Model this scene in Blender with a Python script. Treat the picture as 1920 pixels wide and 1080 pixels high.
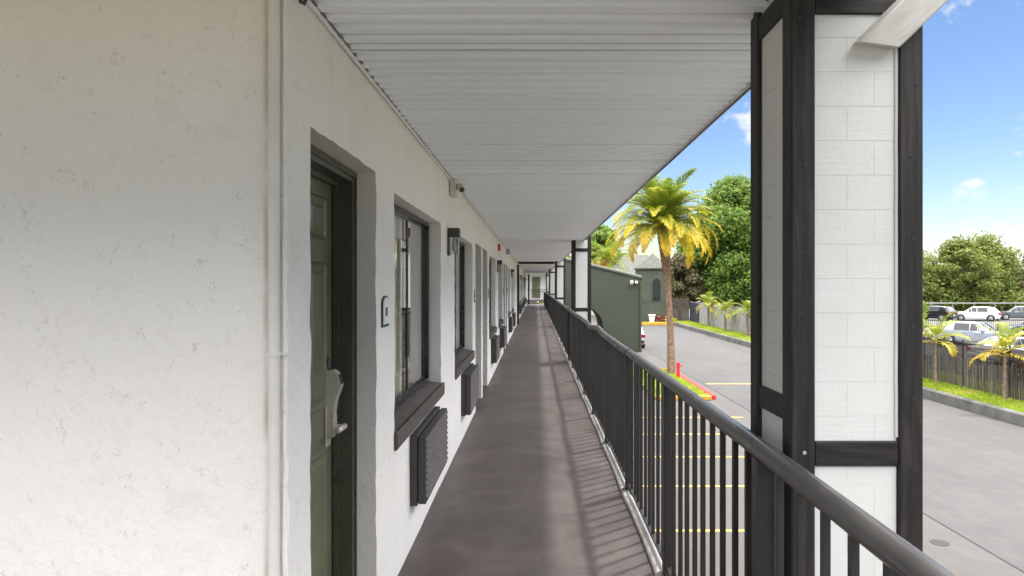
import bpy, bmesh, math, random
import numpy as np
from mathutils import Vector, Matrix, noise as mnoise
R = math.radians
random.seed(7); RNG = np.random.default_rng(7)
for o in list(bpy.data.objects): bpy.data.objects.remove(o, do_unlink=True)
SC = bpy.context.scene; COL = SC.collection

# ------------------------------------------------------------------ camera, sky, sun, exposure
F = 2.76                      # walkway floor above the ground
CAMZ = 4.30
cam_d = bpy.data.cameras.new('camera'); cam = bpy.data.objects.new('camera', cam_d); COL.objects.link(cam)
cam.location = (0, 0, CAMZ); cam.rotation_euler = (R(90), 0, 0)
cam_d.sensor_width = 36; cam_d.lens = 24
cam_d.shift_x = -44/1920; cam_d.shift_y = -5/1920
cam_d.clip_start = .05; cam_d.clip_end = 3000
SC.camera = cam
SUN = Vector((.365, .295, 1)).normalized()       # towards the sun
SUN_STRENGTH, SKY_STRENGTH, EXPOSURE, CLOUD = 1.1, 0.045, 2.0, 33.0
elev = math.asin(SUN.z); azim = math.atan2(SUN.x, SUN.y)

W = bpy.data.worlds.new('World'); SC.world = W; W.use_nodes = True
def build_world():
    nt = W.node_tree; N = nt.nodes; L = nt.links; N.clear()
    out = N.new('ShaderNodeOutputWorld'); bg = N.new('ShaderNodeBackground')
    sky = N.new('ShaderNodeTexSky'); sky.sky_type = 'NISHITA'; sky.sun_disc = False
    sky.sun_elevation = elev; sky.sun_rotation = azim
    sky.air_density = 1.0; sky.dust_density = 0.55; sky.ozone_density = 1.0; sky.altitude = 0
    tc = N.new('ShaderNodeTexCoord'); sep = N.new('ShaderNodeSeparateXYZ')
    L.new(tc.outputs['Generated'], sep.inputs[0])
    def math_(op, a, b=None, clamp=False):
        n = N.new('ShaderNodeMath'); n.operation = op; n.use_clamp = clamp
        for i, v in enumerate((a, b)):
            if v is None: continue
            if isinstance(v, (int, float)): n.inputs[i].default_value = v
            else: L.new(v, n.inputs[i])
        return n.outputs[0]
    def mapr(v, a, b, c, d):
        n = N.new('ShaderNodeMapRange'); n.interpolation_type = 'SMOOTHSTEP'
        L.new(v, n.inputs[0])
        for i, q in enumerate((a, b, c, d)): n.inputs[i+1].default_value = q
        return n.outputs[0]
    # low cumulus near the horizon
    sc = N.new('ShaderNodeVectorMath'); sc.operation = 'MULTIPLY'; L.new(tc.outputs['Generated'], sc.inputs[0]); sc.inputs[1].default_value = (9, 9, 16)
    n1 = N.new('ShaderNodeTexNoise'); L.new(sc.outputs[0], n1.inputs['Vector']); n1.inputs['Scale'].default_value = 1.3; n1.inputs['Detail'].default_value = 6; n1.inputs['Roughness'].default_value = .55
    z = sep.outputs[2]
    lowfade = mapr(z, .06, .115, .19, 0)
    low = mapr(math_('ADD', n1.outputs[0], lowfade), .60, .72, 0, .8)
    # unseen broken clouds added overhead to brighten the walkway; one wisp lower in view
    hz = math_('ADD', math_('MAXIMUM', z, 0.), .25)
    pv = N.new('ShaderNodeCombineXYZ'); L.new(math_('DIVIDE', sep.outputs[0], hz), pv.inputs[0]); L.new(math_('DIVIDE', sep.outputs[1], hz), pv.inputs[1]); pv.inputs[2].default_value = 3.7
    n3 = N.new('ShaderNodeTexNoise'); L.new(pv.outputs[0], n3.inputs['Vector']); n3.inputs['Scale'].default_value = 1.5; n3.inputs['Detail'].default_value = 8; n3.inputs['Roughness'].default_value = .56
    field = math_('MULTIPLY', mapr(n3.outputs[0], .35, .52, 0, 1), mapr(z, .33, .48, 0, 1))
    n2 = N.new('ShaderNodeTexNoise'); n2.inputs['Scale'].default_value = 17; n2.inputs['Detail'].default_value = 7; n2.inputs['Roughness'].default_value = .6
    L.new(tc.outputs['Generated'], n2.inputs['Vector'])
    d = Vector((.618, 1, .400)).normalized()
    dv = N.new('ShaderNodeVectorMath'); dv.operation = 'DISTANCE'; L.new(tc.outputs['Generated'], dv.inputs[0]); dv.inputs[1].default_value = d
    wm = mapr(dv.outputs['Value'], .004, .060, .27, 0)
    wisp = mapr(math_('ADD', n2.outputs[0], wm), .70, .86, 0, .85)
    hsv = N.new('ShaderNodeHueSaturation'); hsv.inputs['Saturation'].default_value = 1.08; L.new(sky.outputs[0], hsv.inputs['Color'])
    mix0 = N.new('ShaderNodeMixRGB'); L.new(math_('MAXIMUM', low, wisp), mix0.inputs[0]); tn = N.new('ShaderNodeMixRGB'); tn.blend_type = 'MULTIPLY'; tn.inputs[0].default_value = 1; L.new(hsv.outputs[0], tn.inputs[1]); tn.inputs[2].default_value = (1.03/6, .975/6, .96/6, 1); gm = N.new('ShaderNodeGamma'); gm.inputs[1].default_value = 1.38; L.new(tn.outputs[0], gm.inputs[0]); t2 = N.new('ShaderNodeMixRGB'); t2.blend_type = 'MULTIPLY'; t2.inputs[0].default_value = 1; L.new(gm.outputs[0], t2.inputs[1]); t2.inputs[2].default_value = (5.05, 5.05, 5.05, 1); L.new(t2.outputs[0], mix0.inputs[1]); mix0.inputs[2].default_value = (6.0, 6.0, 6.05, 1)
    mix = N.new('ShaderNodeMixRGB'); L.new(field, mix.inputs[0]); L.new(mix0.outputs[0], mix.inputs[1]); mix.inputs[2].default_value = (CLOUD, CLOUD*.99, CLOUD*.985, 1)
    L.new(mix.outputs[0], bg.inputs[0]); bg.inputs[1].default_value = SKY_STRENGTH
    L.new(bg.outputs[0], out.inputs[0])
build_world()
sl = bpy.data.lights.new('sun', 'SUN'); sun = bpy.data.objects.new('sun', sl); COL.objects.link(sun)
sl.energy = SUN_STRENGTH; sl.angle = R(2.6); sl.color = (1, .955, .89)
sun.rotation_euler = (-SUN).to_track_quat('-Z', 'Y').to_euler(); sun.location = (8, 6, 30)
vs = SC.view_settings; vs.view_transform = 'Standard'; vs.look = 'None'; vs.gamma = 1; vs.use_curve_mapping = False
vs.exposure = EXPOSURE
SC.render.engine = 'CYCLES'; SC.cycles.max_bounces = 8; SC.cycles.diffuse_bounces = 5
SC.cycles.transparent_max_bounces = 16; SC.cycles.use_denoising = True

# ------------------------------------------------------------------ materials
class NT:
    def __init__(s, name):
        s.m = bpy.data.materials.new(name); s.m.use_nodes = True
        s.t = s.m.node_tree; s.N = s.t.nodes; s.L = s.t.links
        s.b = s.N['Principled BSDF']; s.out = s.N['Material Output']
        s._pos = None
    def pos(s):
        if s._pos is None: s._pos = s.N.new('ShaderNodeNewGeometry').outputs['Position']
        return s._pos
    def put(s, v, sock):
        if isinstance(v, (int, float)): sock.default_value = v
        elif isinstance(v, (tuple, list)): sock.default_value = (*v, 1) if len(v) == 3 and sock.type == 'RGBA' else v
        else: s.L.new(v, sock)
    def vec(s, scale, v=None):
        n = s.N.new('ShaderNodeVectorMath'); n.operation = 'MULTIPLY'; s.L.new(v or s.pos(), n.inputs[0])
        n.inputs[1].default_value = scale; return n.outputs[0]
    def noise(s, scale, detail=4, rough=.5, v=None, dist=0):
        n = s.N.new('ShaderNodeTexNoise'); s.L.new(v or s.pos(), n.inputs['Vector'])
        n.inputs['Scale'].default_value = scale; n.inputs['Detail'].default_value = detail
        n.inputs['Roughness'].default_value = rough; n.inputs['Distortion'].default_value = dist
        return n.outputs[0]
    def voro(s, scale, feature='DISTANCE_TO_EDGE', v=None):
        n = s.N.new('ShaderNodeTexVoronoi'); n.feature = feature; s.L.new(v or s.pos(), n.inputs['Vector'])
        n.inputs['Scale'].default_value = scale; return n.outputs[0]
    def wave(s, scale, dist, v=None, direction='X'):
        n = s.N.new('ShaderNodeTexWave'); n.bands_direction = direction; s.L.new(v or s.pos(), n.inputs['Vector'])
        n.inputs['Scale'].default_value = scale; n.inputs['Distortion'].default_value = dist
        n.inputs['Detail'].default_value = 3; n.inputs['Detail Scale'].default_value = 1.2; return n.outputs[1]
    def ramp(s, v, a, b, c=0., d=1.):
        n = s.N.new('ShaderNodeMapRange'); s.put(v, n.inputs[0])
        for i, q in enumerate((a, b, c, d)): n.inputs[i+1].default_value = q
        n.clamp = True; return n.outputs[0]
    def math(s, op, a, b=0.):
        n = s.N.new('ShaderNodeMath'); n.operation = op; s.put(a, n.inputs[0]); s.put(b, n.inputs[1]); return n.outputs[0]
    def mix(s, f, a, b, mode='MIX'):
        n = s.N.new('ShaderNodeMixRGB'); n.blend_type = mode; s.put(f, n.inputs[0]); s.put(a, n.inputs[1]); s.put(b, n.inputs[2]); return n.outputs[0]
    def axis(s, i):
        n = s.N.new('ShaderNodeSeparateXYZ'); s.L.new(s.pos(), n.inputs[0]); return n.outputs[i]
    def bump(s, h, strength, dist=.01, prev=None):
        n = s.N.new('ShaderNodeBump'); n.inputs['Strength'].default_value = strength; n.inputs['Distance'].default_value = dist
        s.L.new(h, n.inputs['Height'])
        if prev: s.L.new(prev, n.inputs['Normal'])
        return n.outputs[0]
    def done(s, col, rough=.6, nrm=None, **kw):
        s.put(col, s.b.inputs['Base Color']); s.put(rough, s.b.inputs['Roughness'])
        if nrm: s.L.new(nrm, s.b.inputs['Normal'])
        for k, v in kw.items(): s.put(v, s.b.inputs[k.replace('_', ' ')])
        return s.m
def plain(name, c, rough=.5, var=.15, scale=6., bump=.0, bscale=40., **kw):
    t = NT(name); n = t.noise(scale, 5)
    d = tuple(x*(1-var) for x in c); e = tuple(min(1, x*(1+var)) for x in c)
    col = t.mix(t.ramp(n, .3, .7), d, e)
    nr = t.bump(t.noise(bscale, 4), bump, .01) if bump else None
    rr = t.ramp(t.noise(scale*2.3, 3), .3, .7, max(0, rough-.08), min(1, rough+.08))
    return t.done(col, rr, nr, **kw)

def m_stucco(name, base, dirt=(.47, .40, .365), amount=1., cracks=True):
    t = NT(name)
    big = t.noise(1.1, 5, .6); med = t.noise(7, 5, .6)
    col = t.mix(t.ramp(big, .35, .7, 0, .20*amount), base, (base[0]*.86, base[1]*.83, base[2]*.79))
    # stain band under the soffit and runs down the plaster
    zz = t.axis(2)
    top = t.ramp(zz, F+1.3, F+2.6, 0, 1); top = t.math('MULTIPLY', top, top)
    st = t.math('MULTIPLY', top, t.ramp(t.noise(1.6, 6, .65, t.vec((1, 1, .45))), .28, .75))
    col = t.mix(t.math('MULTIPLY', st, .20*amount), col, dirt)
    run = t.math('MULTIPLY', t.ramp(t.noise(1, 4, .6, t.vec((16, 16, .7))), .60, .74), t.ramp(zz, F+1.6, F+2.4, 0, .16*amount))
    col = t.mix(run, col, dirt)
    if cracks:
        ln = t.math('ABSOLUTE', t.math('SUBTRACT', t.noise(9.5, 5, .66, t.vec((1, 1, .85)), .6), .5))
        thin = t.ramp(ln, .002, .009, 1, 0)
        mask = t.ramp(t.noise(15, 4, .65, t.vec((1, 1, 1.15))), .525, .63)
        ck = t.math('MULTIPLY', thin, mask)
        col = t.mix(t.math('MULTIPLY', ck, .52), col, (.33, .28, .235))
        pit = t.math('MULTIPLY', t.ramp(t.voro(24, 'F1'), .04, .11, 1, 0), t.ramp(t.noise(5, 2), .60, .68))
        col = t.mix(t.math('MULTIPLY', pit, .5), col, (.2, .17, .14))
    n1 = t.bump(t.noise(24, 6, .68, None, .5), .42, .010)
    n2 = t.bump(t.ramp(t.noise(15, 5, .62, None, .5), .46, .58), .10, .010, n1)
    n3 = t.bump(t.noise(140, 3, .6), .18, .003, n2)
    if cracks: n3 = t.bump(ck, -.35, .004, n3)
    if amount == 1.:
        near = t.math('MULTIPLY', t.ramp(t.axis(1), 2.03, 2.06, 1, 0), t.ramp(t.math('ABSOLUTE', t.math('ADD', t.axis(0), .793)), .003, .016, 1, 0))
        rust = t.math('MULTIPLY', near, t.ramp(t.noise(3, 5, .6), .36, .62))
        col = t.mix(t.math('MULTIPLY', rust, .75), col, (.42, .30, .20))
        col = t.mix(t.math('MULTIPLY', t.ramp(t.noise(3.3, 6, .7), .56, .74), .30), col, (.58, .53, .47))
        col = t.mix(t.ramp(t.noise(38, 5, .7), .50, .72, 0, .18), col, (.60, .56, .52))
    return t.done(col, .85, n3)
def m_wood_dark(name='dark_stained_wood', S=(1, 1, .06)):
    t = NT(name); v = t.vec(S)
    k3 = lambda f: tuple(f if q < .5 else 1 for q in S)
    g = t.noise(60, 5, .65, v, .6); g2 = t.noise(9, 4, .55, t.vec(k3(.22)), 2.0)
    rings = t.wave(9, 14, t.vec(k3(.12)))
    col = t.mix(t.ramp(g, .35, .7), (.015, .0132, .013), (.027, .0232, .0222))
    col = t.mix(t.ramp(g2, .45, .7, 0, .75), col, (.046, .039, .0365))
    col = t.mix(t.ramp(rings, .75, 1, 0, .6), col, (.011, .010, .010))
    sp = t.ramp(t.voro(11, 'F1', t.vec((1, 1, .8))), .028, .045, 1, 0)
    col = t.mix(t.math('MULTIPLY', sp, .8), col, (.006, .006, .006))
    wp = t.math('MULTIPLY', t.ramp(t.voro(15, 'F1', t.vec((1.1, .9, .9))), .02, .035, 1, 0), t.ramp(t.noise(4, 2), .58, .62))
    col = t.mix(wp, col, (.35, .33, .31))
    n = t.bump(g, .3, .003); n = t.bump(rings, .22, .003, n); n = t.bump(sp, -.6, .006, n)
    return t.done(col, t.ramp(g2, .3, .7, .45, .65), n, Specular_IOR_Level=.28)
def m_metal_dark(name='dark_painted_metal', c=(.019, .0172, .0168), r0=.34, r1=.5):
    t = NT(name); n = t.noise(7, 4, .5)
    col = t.mix(t.ramp(n, .35, .75), c, tuple(x*1.5 for x in c))
    sc = t.math('MULTIPLY', t.ramp(t.voro(30, 'F1'), .02, .04, 1, 0), t.ramp(t.noise(3, 2), .62, .66))
    col = t.mix(sc, col, (.4, .38, .36))
    return t.done(col, t.ramp(t.noise(5, 3), .3, .7, r0, r1), t.bump(t.noise(90, 2), .05, .002))
def m_floor():
    t = NT('painted_walkway_concrete')
    a = t.noise(1.3, 6, .62); b = t.noise(6, 6, .65); c = t.noise(.5, 3, .5, t.vec((1.6, .35, 1)))
    col = t.mix(t.ramp(a, .3, .7), (.056, .044, .041), (.084, .066, .061))
    col = t.mix(t.ramp(b, .45, .75, 0, .35), col, (.135, .115, .108))
    col = t.mix(t.ramp(c, .45, .65, 0, .4), col, (.108, .088, .080))
    br = t.math('MULTIPLY', t.ramp(t.axis(0), -.75, -.25, 1, 0), t.ramp(t.noise(2.4, 4), .45, .65))
    col = t.mix(t.math('MULTIPLY', br, .45), col, (.150, .118, .095))
    sp = t.math('MULTIPLY', t.ramp(t.voro(9, 'F1'), .02, .04, 1, 0), t.ramp(t.noise(2.2, 2), .5, .6))
    col = t.mix(sp, col, (.34, .31, .29))
    ln = t.ramp(t.math('ABSOLUTE', t.math('SUBTRACT', t.noise(1.1, 5, .6, None, .5), .5)), .0006, .003, .45, 0)
    col = t.mix(t.math('MULTIPLY', ln, t.ramp(t.noise(.9, 2), .5, .62)), col, (.05, .043, .04))
    sw = t.noise(3.1, 6, .68, t.vec((1, .8, 1)), .6)
    col = t.mix(t.ramp(sw, .48, .72, 0, .5), col, (.134, .113, .105)); col = t.mix(t.ramp(sw, .28, .46, .45, 0), col, (.058, .046, .043))
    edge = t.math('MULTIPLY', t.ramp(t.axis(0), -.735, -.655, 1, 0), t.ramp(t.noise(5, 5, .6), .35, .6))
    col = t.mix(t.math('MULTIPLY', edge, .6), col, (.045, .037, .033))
    dr = t.math('MULTIPLY', t.ramp(t.voro(3.1, 'F1'), .03, .05, 1, 0), t.ramp(t.noise(1.3, 2), .5, .58)); col = t.mix(t.math('MULTIPLY', dr, .5), col, (.26, .235, .22))
    yj = t.math('FRACT', t.math('DIVIDE', t.math('ADD', t.axis(1), t.math('MULTIPLY', t.noise(3, 3), .02)), 2.44))
    col = t.mix(t.ramp(t.math('ABSOLUTE', t.math('SUBTRACT', yj, .5)), .0008, .0028, .5, 0), col, (.05, .043, .04))
    n = t.bump(t.noise(160, 3, .6), .25, .003); n = t.bump(t.noise(9, 4), .12, .01, n)
    return t.done(col, t.ramp(a, .3, .7, .42, .62), n)
def m_asphalt(name, c1, c2, stain=(.16, .14, .12), st=.3, crackscale=.23):
    t = NT(name)
    a = t.noise(.35, 6, .6); b = t.noise(2.2, 6, .65); f = t.noise(60, 3, .7)
    col = t.mix(t.ramp(a, .3, .7), c1, c2)
    col = t.mix(t.ramp(b, .5, .8, 0, st), col, stain)
    strip = t.noise(.6, 4, .6, t.vec((2.2, .12, 1)))
    col = t.mix(t.ramp(strip, .5, .75, 0, .4), col, tuple(x*.66 for x in c1))
    col = t.mix(t.ramp(t.noise(1.2, 6, .7, t.vec((.8, .5, 1)), 1.), .52, .8, 0, .5), col, tuple(min(1, x*1.35) for x in c2))
    col = t.mix(t.ramp(f, .35, .7, 0, .35), col, tuple(x*.7 for x in c1))
    ck = t.ramp(t.voro(crackscale, 'DISTANCE_TO_EDGE', t.mix(.12, t.pos(), t.noise(1.5, 4))), .0006, .003, 1, 0)
    ck = t.math('MULTIPLY', ck, t.ramp(t.noise(.22, 3), .42, .52))
    oil = t.math('MULTIPLY', t.ramp(t.voro(.42, 'F1', t.mix(.1, t.pos(), t.noise(2, 4))), .10, .22, 1, 0), t.ramp(t.noise(.5, 3), .48, .56)); col = t.mix(t.math('MULTIPLY', oil, .45), col, (.03, .028, .027))
    col = t.mix(t.math('MULTIPLY', ck, .8), col, (.05, .047, .045))
    return t.done(col, .85, t.bump(t.noise(90, 4, .7), .35, .006))
def m_panel():
    t = NT('white_painted_hardboard')
    v = t.vec((1, 1, .12)); h = t.vec((.1, .1, 1))
    a = t.noise(110, 4, .6, v); b = t.noise(110, 4, .6, h)
    col = t.mix(t.ramp(t.noise(5, 5), .4, .75, 0, .35), (.65, .64, .625), (.57, .555, .53))
    tri = t.math('MULTIPLY', t.ramp(t.noise(7, 4), .55, .7), .35)
    col = t.mix(tri, col, (.585, .57, .55))
    n = t.bump(a, .28, .003); n = t.bump(b, .28, .003, n); n = t.bump(t.noise(14, 4), .2, .006, n)
    return t.done(col, .5, n)
def m_soffit():
    t = NT('white_perforated_vinyl')
    sep = t.N.new('ShaderNodeSeparateXYZ'); t.L.new(t.pos(), sep.inputs[0])
    # perforations: a staggered grid of small holes
    px, py = .0088, .0088
    X = t.math('DIVIDE', sep.outputs[0], px); Y = t.math('DIVIDE', sep.outputs[1], py)
    row = t.math('FLOOR', Y); odd = t.math('MULTIPLY', t.math('MODULO', row, 2.), .5)
    fx = t.math('SUBTRACT', t.math('FRACT', t.math('ADD', X, odd)), .5); fy = t.math('SUBTRACT', t.math('FRACT', Y), .5)
    d = t.math('SQRT', t.math('ADD', t.math('MULTIPLY', fx, fx), t.math('MULTIPLY', fy, fy)))
    hole = t.ramp(d, .24, .34, 1, 0)
    q = t.math('FRACT', t.math('DIVIDE', sep.outputs[1], .293/3))  # panels start on multiples of the pitch
    land = t.math('MULTIPLY', t.ramp(q, .28, .31, 0, 1), t.ramp(q, .62, .65, 1, 0))
    hole = t.math('MULTIPLY', hole, land)
    col = t.mix(t.ramp(t.noise(1.4, 4), .35, .7), (.885, .92, .975), (.86, .895, .945))
    col = t.mix(t.math('MULTIPLY', hole, .85), col, (.07, .07, .07))
    oi = t.N.new('ShaderNodeObjectInfo'); col = t.mix(t.ramp(oi.outputs['Random'], 0, 1, 0, .10), col, (.66, .655, .64))
    col = t.mix(t.math('MULTIPLY', t.ramp(t.noise(2.6, 5, .65), .62, .75), .25), col, (.60, .57, .52))
    return t.done(col, .45, t.bump(t.noise(3, 3), .15, .02))
def m_leaf(name, c1, c2, c3=None, trans=.35, rough=.55):
    t = NT(name)
    g = t.N.new('ShaderNodeNewGeometry')
    col = t.mix(g.outputs['Random Per Island'], c1, c2)
    if c3: col = t.mix(t.ramp(t.noise(.9, 3), .5, .7), col, c3)
    t.put(col, t.b.inputs['Base Color']); t.b.inputs['Roughness'].default_value = rough
    tr = t.N.new('ShaderNodeBsdfTranslucent'); t.L.new(col, tr.inputs[0])
    mx = t.N.new('ShaderNodeMixShader'); mx.inputs[0].default_value = trans
    t.L.new(t.b.outputs[0], mx.inputs[1]); t.L.new(tr.outputs[0], mx.inputs[2]); t.L.new(mx.outputs[0], t.out.inputs[0])
    return t.m
def m_frond(name, green, mid, ripe):
    t = NT(name)
    at = t.N.new('ShaderNodeAttribute'); at.attribute_name = 'ripe'
    g = t.N.new('ShaderNodeNewGeometry')
    f = t.math('ADD', at.outputs['Fac'], t.math('MULTIPLY', t.math('SUBTRACT', g.outputs['Random Per Island'], .5), .22))
    col = t.mix(t.ramp(f, .05, .5), green, mid); col = t.mix(t.ramp(f, .5, .95), col, ripe)
    t.put(col, t.b.inputs['Base Color']); t.b.inputs['Roughness'].default_value = .5
    tr = t.N.new('ShaderNodeBsdfTranslucent'); t.L.new(col, tr.inputs[0])
    mx = t.N.new('ShaderNodeMixShader'); mx.inputs[0].default_value = .38
    t.L.new(t.b.outputs[0], mx.inputs[1]); t.L.new(tr.outputs[0], mx.inputs[2]); t.L.new(mx.outputs[0], t.out.inputs[0])
    return t.m
def m_glass(name, tint=(.8, .82, .8), rough=.01):
    t = NT(name)
    fr = t.N.new('ShaderNodeFresnel'); fr.inputs[0].default_value = 1.7
    gl = t.N.new('ShaderNodeBsdfGlossy'); gl.inputs['Roughness'].default_value = rough; gl.inputs[0].default_value = (.95, .95, .95, 1)
    tp = t.N.new('ShaderNodeBsdfTransparent'); tp.inputs[0].default_value = (*tint, 1)
    mx = t.N.new('ShaderNodeMixShader'); t.L.new(fr.outputs[0], mx.inputs[0]); t.L.new(tp.outputs[0], mx.inputs[1]); t.L.new(gl.outputs[0], mx.inputs[2])
    t.L.new(mx.outputs[0], t.out.inputs[0]); return t.m
def m_brick(name, c1, c2, mortar):
    t = NT(name)
    b = t.N.new('ShaderNodeTexBrick'); mp = t.N.new('ShaderNodeMapping'); mp.inputs['Rotation'].default_value = (R(90), 0, 0)
    t.L.new(t.pos(), mp.inputs[0]); t.L.new(mp.outputs[0], b.inputs[0])
    b.inputs['Scale'].default_value = 1; b.inputs['Brick Width'].default_value = .4; b.inputs['Row Height'].default_value = .1; b.inputs['Mortar Size'].default_value = .012
    b.inputs['Color1'].default_value = (*c1, 1); b.inputs['Color2'].default_value = (*c2, 1); b.inputs['Mortar'].default_value = (*mortar, 1)
    col = t.mix(t.ramp(t.noise(.8, 5), .4, .7, 0, .3), b.outputs[0], tuple(x*.75 for x in c1))
    return t.done(col, .8, t.bump(b.outputs[1], -.5, .02))
M = {}
M['stucco'] = m_stucco('warm_white_stucco', (.82, .785, .758))
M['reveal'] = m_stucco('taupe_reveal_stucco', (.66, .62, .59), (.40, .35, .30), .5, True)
M['wood'] = m_wood_dark(); M['wood_h'] = m_wood_dark('dark_stained_rail_wood', (.07, .07, 1)); M['toprail'] = m_metal_dark('glossy_dark_rail_paint', (.050, .047, .046), .25, .33); M['metal'] = m_metal_dark(); M['floor'] = m_floor()
M['panel'] = m_panel(); M['soffit'] = m_soffit()
M['trim'] = plain('white_trim', (.70, .70, .69), .5, .08)
def m_whitewood():
    t = NT('white_painted_timber'); q = t.math('ADD', t.math('MULTIPLY', t.axis(0), .7), t.math('MULTIPLY', t.axis(2), -.7))
    cx = t.N.new('ShaderNodeCombineXYZ'); t.put(q, cx.inputs[0]); t.put(t.math('MULTIPLY', t.axis(1), 1.), cx.inputs[1]); t.put(t.math('MULTIPLY', t.axis(2), .05), cx.inputs[2])
    g = t.noise(90, 4, .6, cx.outputs[0], .3)
    return t.done(t.mix(t.ramp(g, .4, .7), (.60, .585, .56), (.50, .48, .445)), .55, t.bump(g, .4, .003))
M['whitewood'] = m_whitewood()
M['pipe'] = plain('painted_pipe', (.68, .655, .62), .5, .1, 4, .15, 60)
M['door'] = plain('dark_green_door_paint', (.112, .122, .074), .38, .14, 5, .1, 90)
M['dframe'] = plain('dark_green_frame_paint', (.054, .061, .040), .33, .15, 8, .1, 80)
M['steel'] = plain('brushed_nickel', (.58, .52, .46), .34, .06, 6, 0, 120, Metallic=.35)
M['black'] = plain('black_plastic', (.02, .02, .021), .4, .2)
M['dgrey'] = plain('dark_grey_plastic', (.045, .041, .039), .5, .15, 9, .1, 120)
M['acgrey'] = plain('warm_grey_grille', (.125, .112, .104), .5, .15, 9, .1, 120)
M['sill'] = plain('dark_taupe_masonry', (.082, .070, .062), .8, .25, 14, .5, 70)
M['wframe'] = plain('black_window_frame', (.016, .015, .017), .3, .2)
M['curtain'] = plain('beige_curtain', (.76, .69, .58), .8, .1, 3, .1, 200)
M['glass'] = m_glass('window_glass', (.94, .95, .93)); M['lampglass'] = m_glass('clear_lamp_glass', (.93, .93, .92))
M['white'] = plain('white_plastic', (.78, .78, .76), .4, .05)
M['offwhite'] = plain('offwhite_plastic', (.62, .59, .52), .5, .1)
M['red'] = plain('red_paint', (.55, .03, .035), .4, .12, 4)
M['yellow'] = plain('yellow_paint', (.62, .33, .03), .6, .2, 3)
M['yline'] = plain('worn_yellow_line', (.70, .41, .07), .7, .25, 2.5)
M['nosing'] = plain('cream_nosing_concrete', (.50, .48, .455), .7, .18, 4, .25, 60)
M['concrete'] = plain('pale_concrete', (.36, .35, .335), .8, .25, 5, .4, 60)
M['kerb'] = plain('grey_kerb_concrete', (.105, .103, .094), .85, .4, 1.5, .4, 40)
M['asphalt'] = m_asphalt('worn_grey_asphalt', (.058, .0555, .0555), (.077, .073, .072))
M['stallpave'] = m_asphalt('stained_stall_concrete', (.069, .065, .062), (.090, .084, .079), (.11, .084, .064), .5)
M['lot'] = m_asphalt('bleached_lot_asphalt', (.102, .099, .096), (.13, .126, .122))
M['soil'] = plain('soil_and_weeds', (.10, .11, .05), .9, .4, .6, .3, 10)
M['turf'] = plain('turf_soil', (.24, .32, .035), .9, .35, 1.2, .3, 30)
M['grass'] = m_leaf('grass_blades', (.24, .34, .022), (.40, .50, .045), (.48, .46, .10), .3)
M['gbrick'] = m_brick('green_painted_brick', (.056, .065, .045), (.062, .071, .050), (.050, .058, .040))
M['gplain'] = plain('green_painted_render', (.070, .082, .056), .8, .15, 2, .2, 30)
M['gtrim'] = plain('dark_green_trim', (.060, .066, .050), .6, .15)
M['roofg'] = plain('grey_green_shingle', (.085, .088, .076), .85, .25, 3, .5, 14)
M['bark'] = plain('grey_brown_bark', (.13, .10, .075), .9, .35, 7, .8, 25)
M['palmbark'] = plain('palm_boot_bark', (.23, .135, .075), .9, .4, 9, .6, 40)
M['palmbark2'] = plain('weathered_palm_bark', (.26, .19, .15), .9, .45, 9, .6, 40)
M['frond'] = m_frond('date_palm_frond', (.13, .215, .025), (.36, .39, .04), (.80, .55, .02))
M['frond2'] = m_frond('young_palm_frond', (.14, .22, .025), (.34, .36, .04), (.55, .40, .03))
M['oak'] = m_leaf('oak_leaves', (.065, .13, .019), (.22, .32, .05), (.15, .22, .03), .35, .8)
M['oak2'] = m_leaf('light_tree_leaves', (.10, .145, .026), (.25, .30, .060), (.21, .19, .06), .35, .8)
M['dry'] = m_leaf('dry_feathery_foliage', (.14, .115, .06), (.22, .19, .10), (.10, .12, .05), .3)
M['orange'] = m_leaf('orange_fruit_stems', (.55, .17, .03), (.65, .25, .05), None, .2)
M['greyfence'] = plain('weathered_grey_boards', (.27, .265, .265), .85, .2, 1.5, .3, 20)
M['brownfence'] = plain('dark_brown_boards', (.055, .042, .034), .85, .35, 3, .3, 20)
M['tarp'] = plain('dark_blue_sheet', (.022, .028, .055), .6, .2)
M['reed'] = m_leaf('split_reed', (.015, .0125, .011), (.22, .19, .165), None, .05, .8)
def m_screen():
    t = NT('black_mesh_screen'); t.done(t.mix(t.ramp(t.noise(8, 3), .4, .6), (.008, .0075, .008), (.014, .013, .013)), .8)
    tp = t.N.new('ShaderNodeBsdfTransparent'); mx = t.N.new('ShaderNodeMixShader'); mx.inputs[0].default_value = .12
    t.L.new(t.b.outputs[0], mx.inputs[1]); t.L.new(tp.outputs[0], mx.inputs[2]); t.L.new(mx.outputs[0], t.out.inputs[0]); return t.m
M['screen'] = m_screen()
M['galv'] = plain('galvanised_steel', (.35, .36, .37), .45, .1, 8, Metallic=.6)
M['tyre'] = plain('tyre_rubber', (.018, .018, .018), .7, .1)
M['rim'] = plain('alloy_rim', (.45, .45, .46), .3, .1, 8, Metallic=.8)
M['cglass'] = plain('tinted_car_glass', (.022, .025, .028), .06, .1)
M['tail'] = plain('red_tail_lamp', (.42, .012, .02), .15, .05)
M['head'] = plain('clear_head_lamp', (.65, .66, .68), .12, .05)
def paint(name, c, met=.2): return plain(name, c, .22, .04, 3, Metallic=met, Coat_Weight=.6)
M['flower'] = m_leaf('yellow_flowers', (.55, .42, .03), (.20, .26, .04), None, .2)
M['redleaf'] = m_leaf('dark_red_leaves', (.14, .03, .025), (.22, .06, .03), None, .2)

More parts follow.
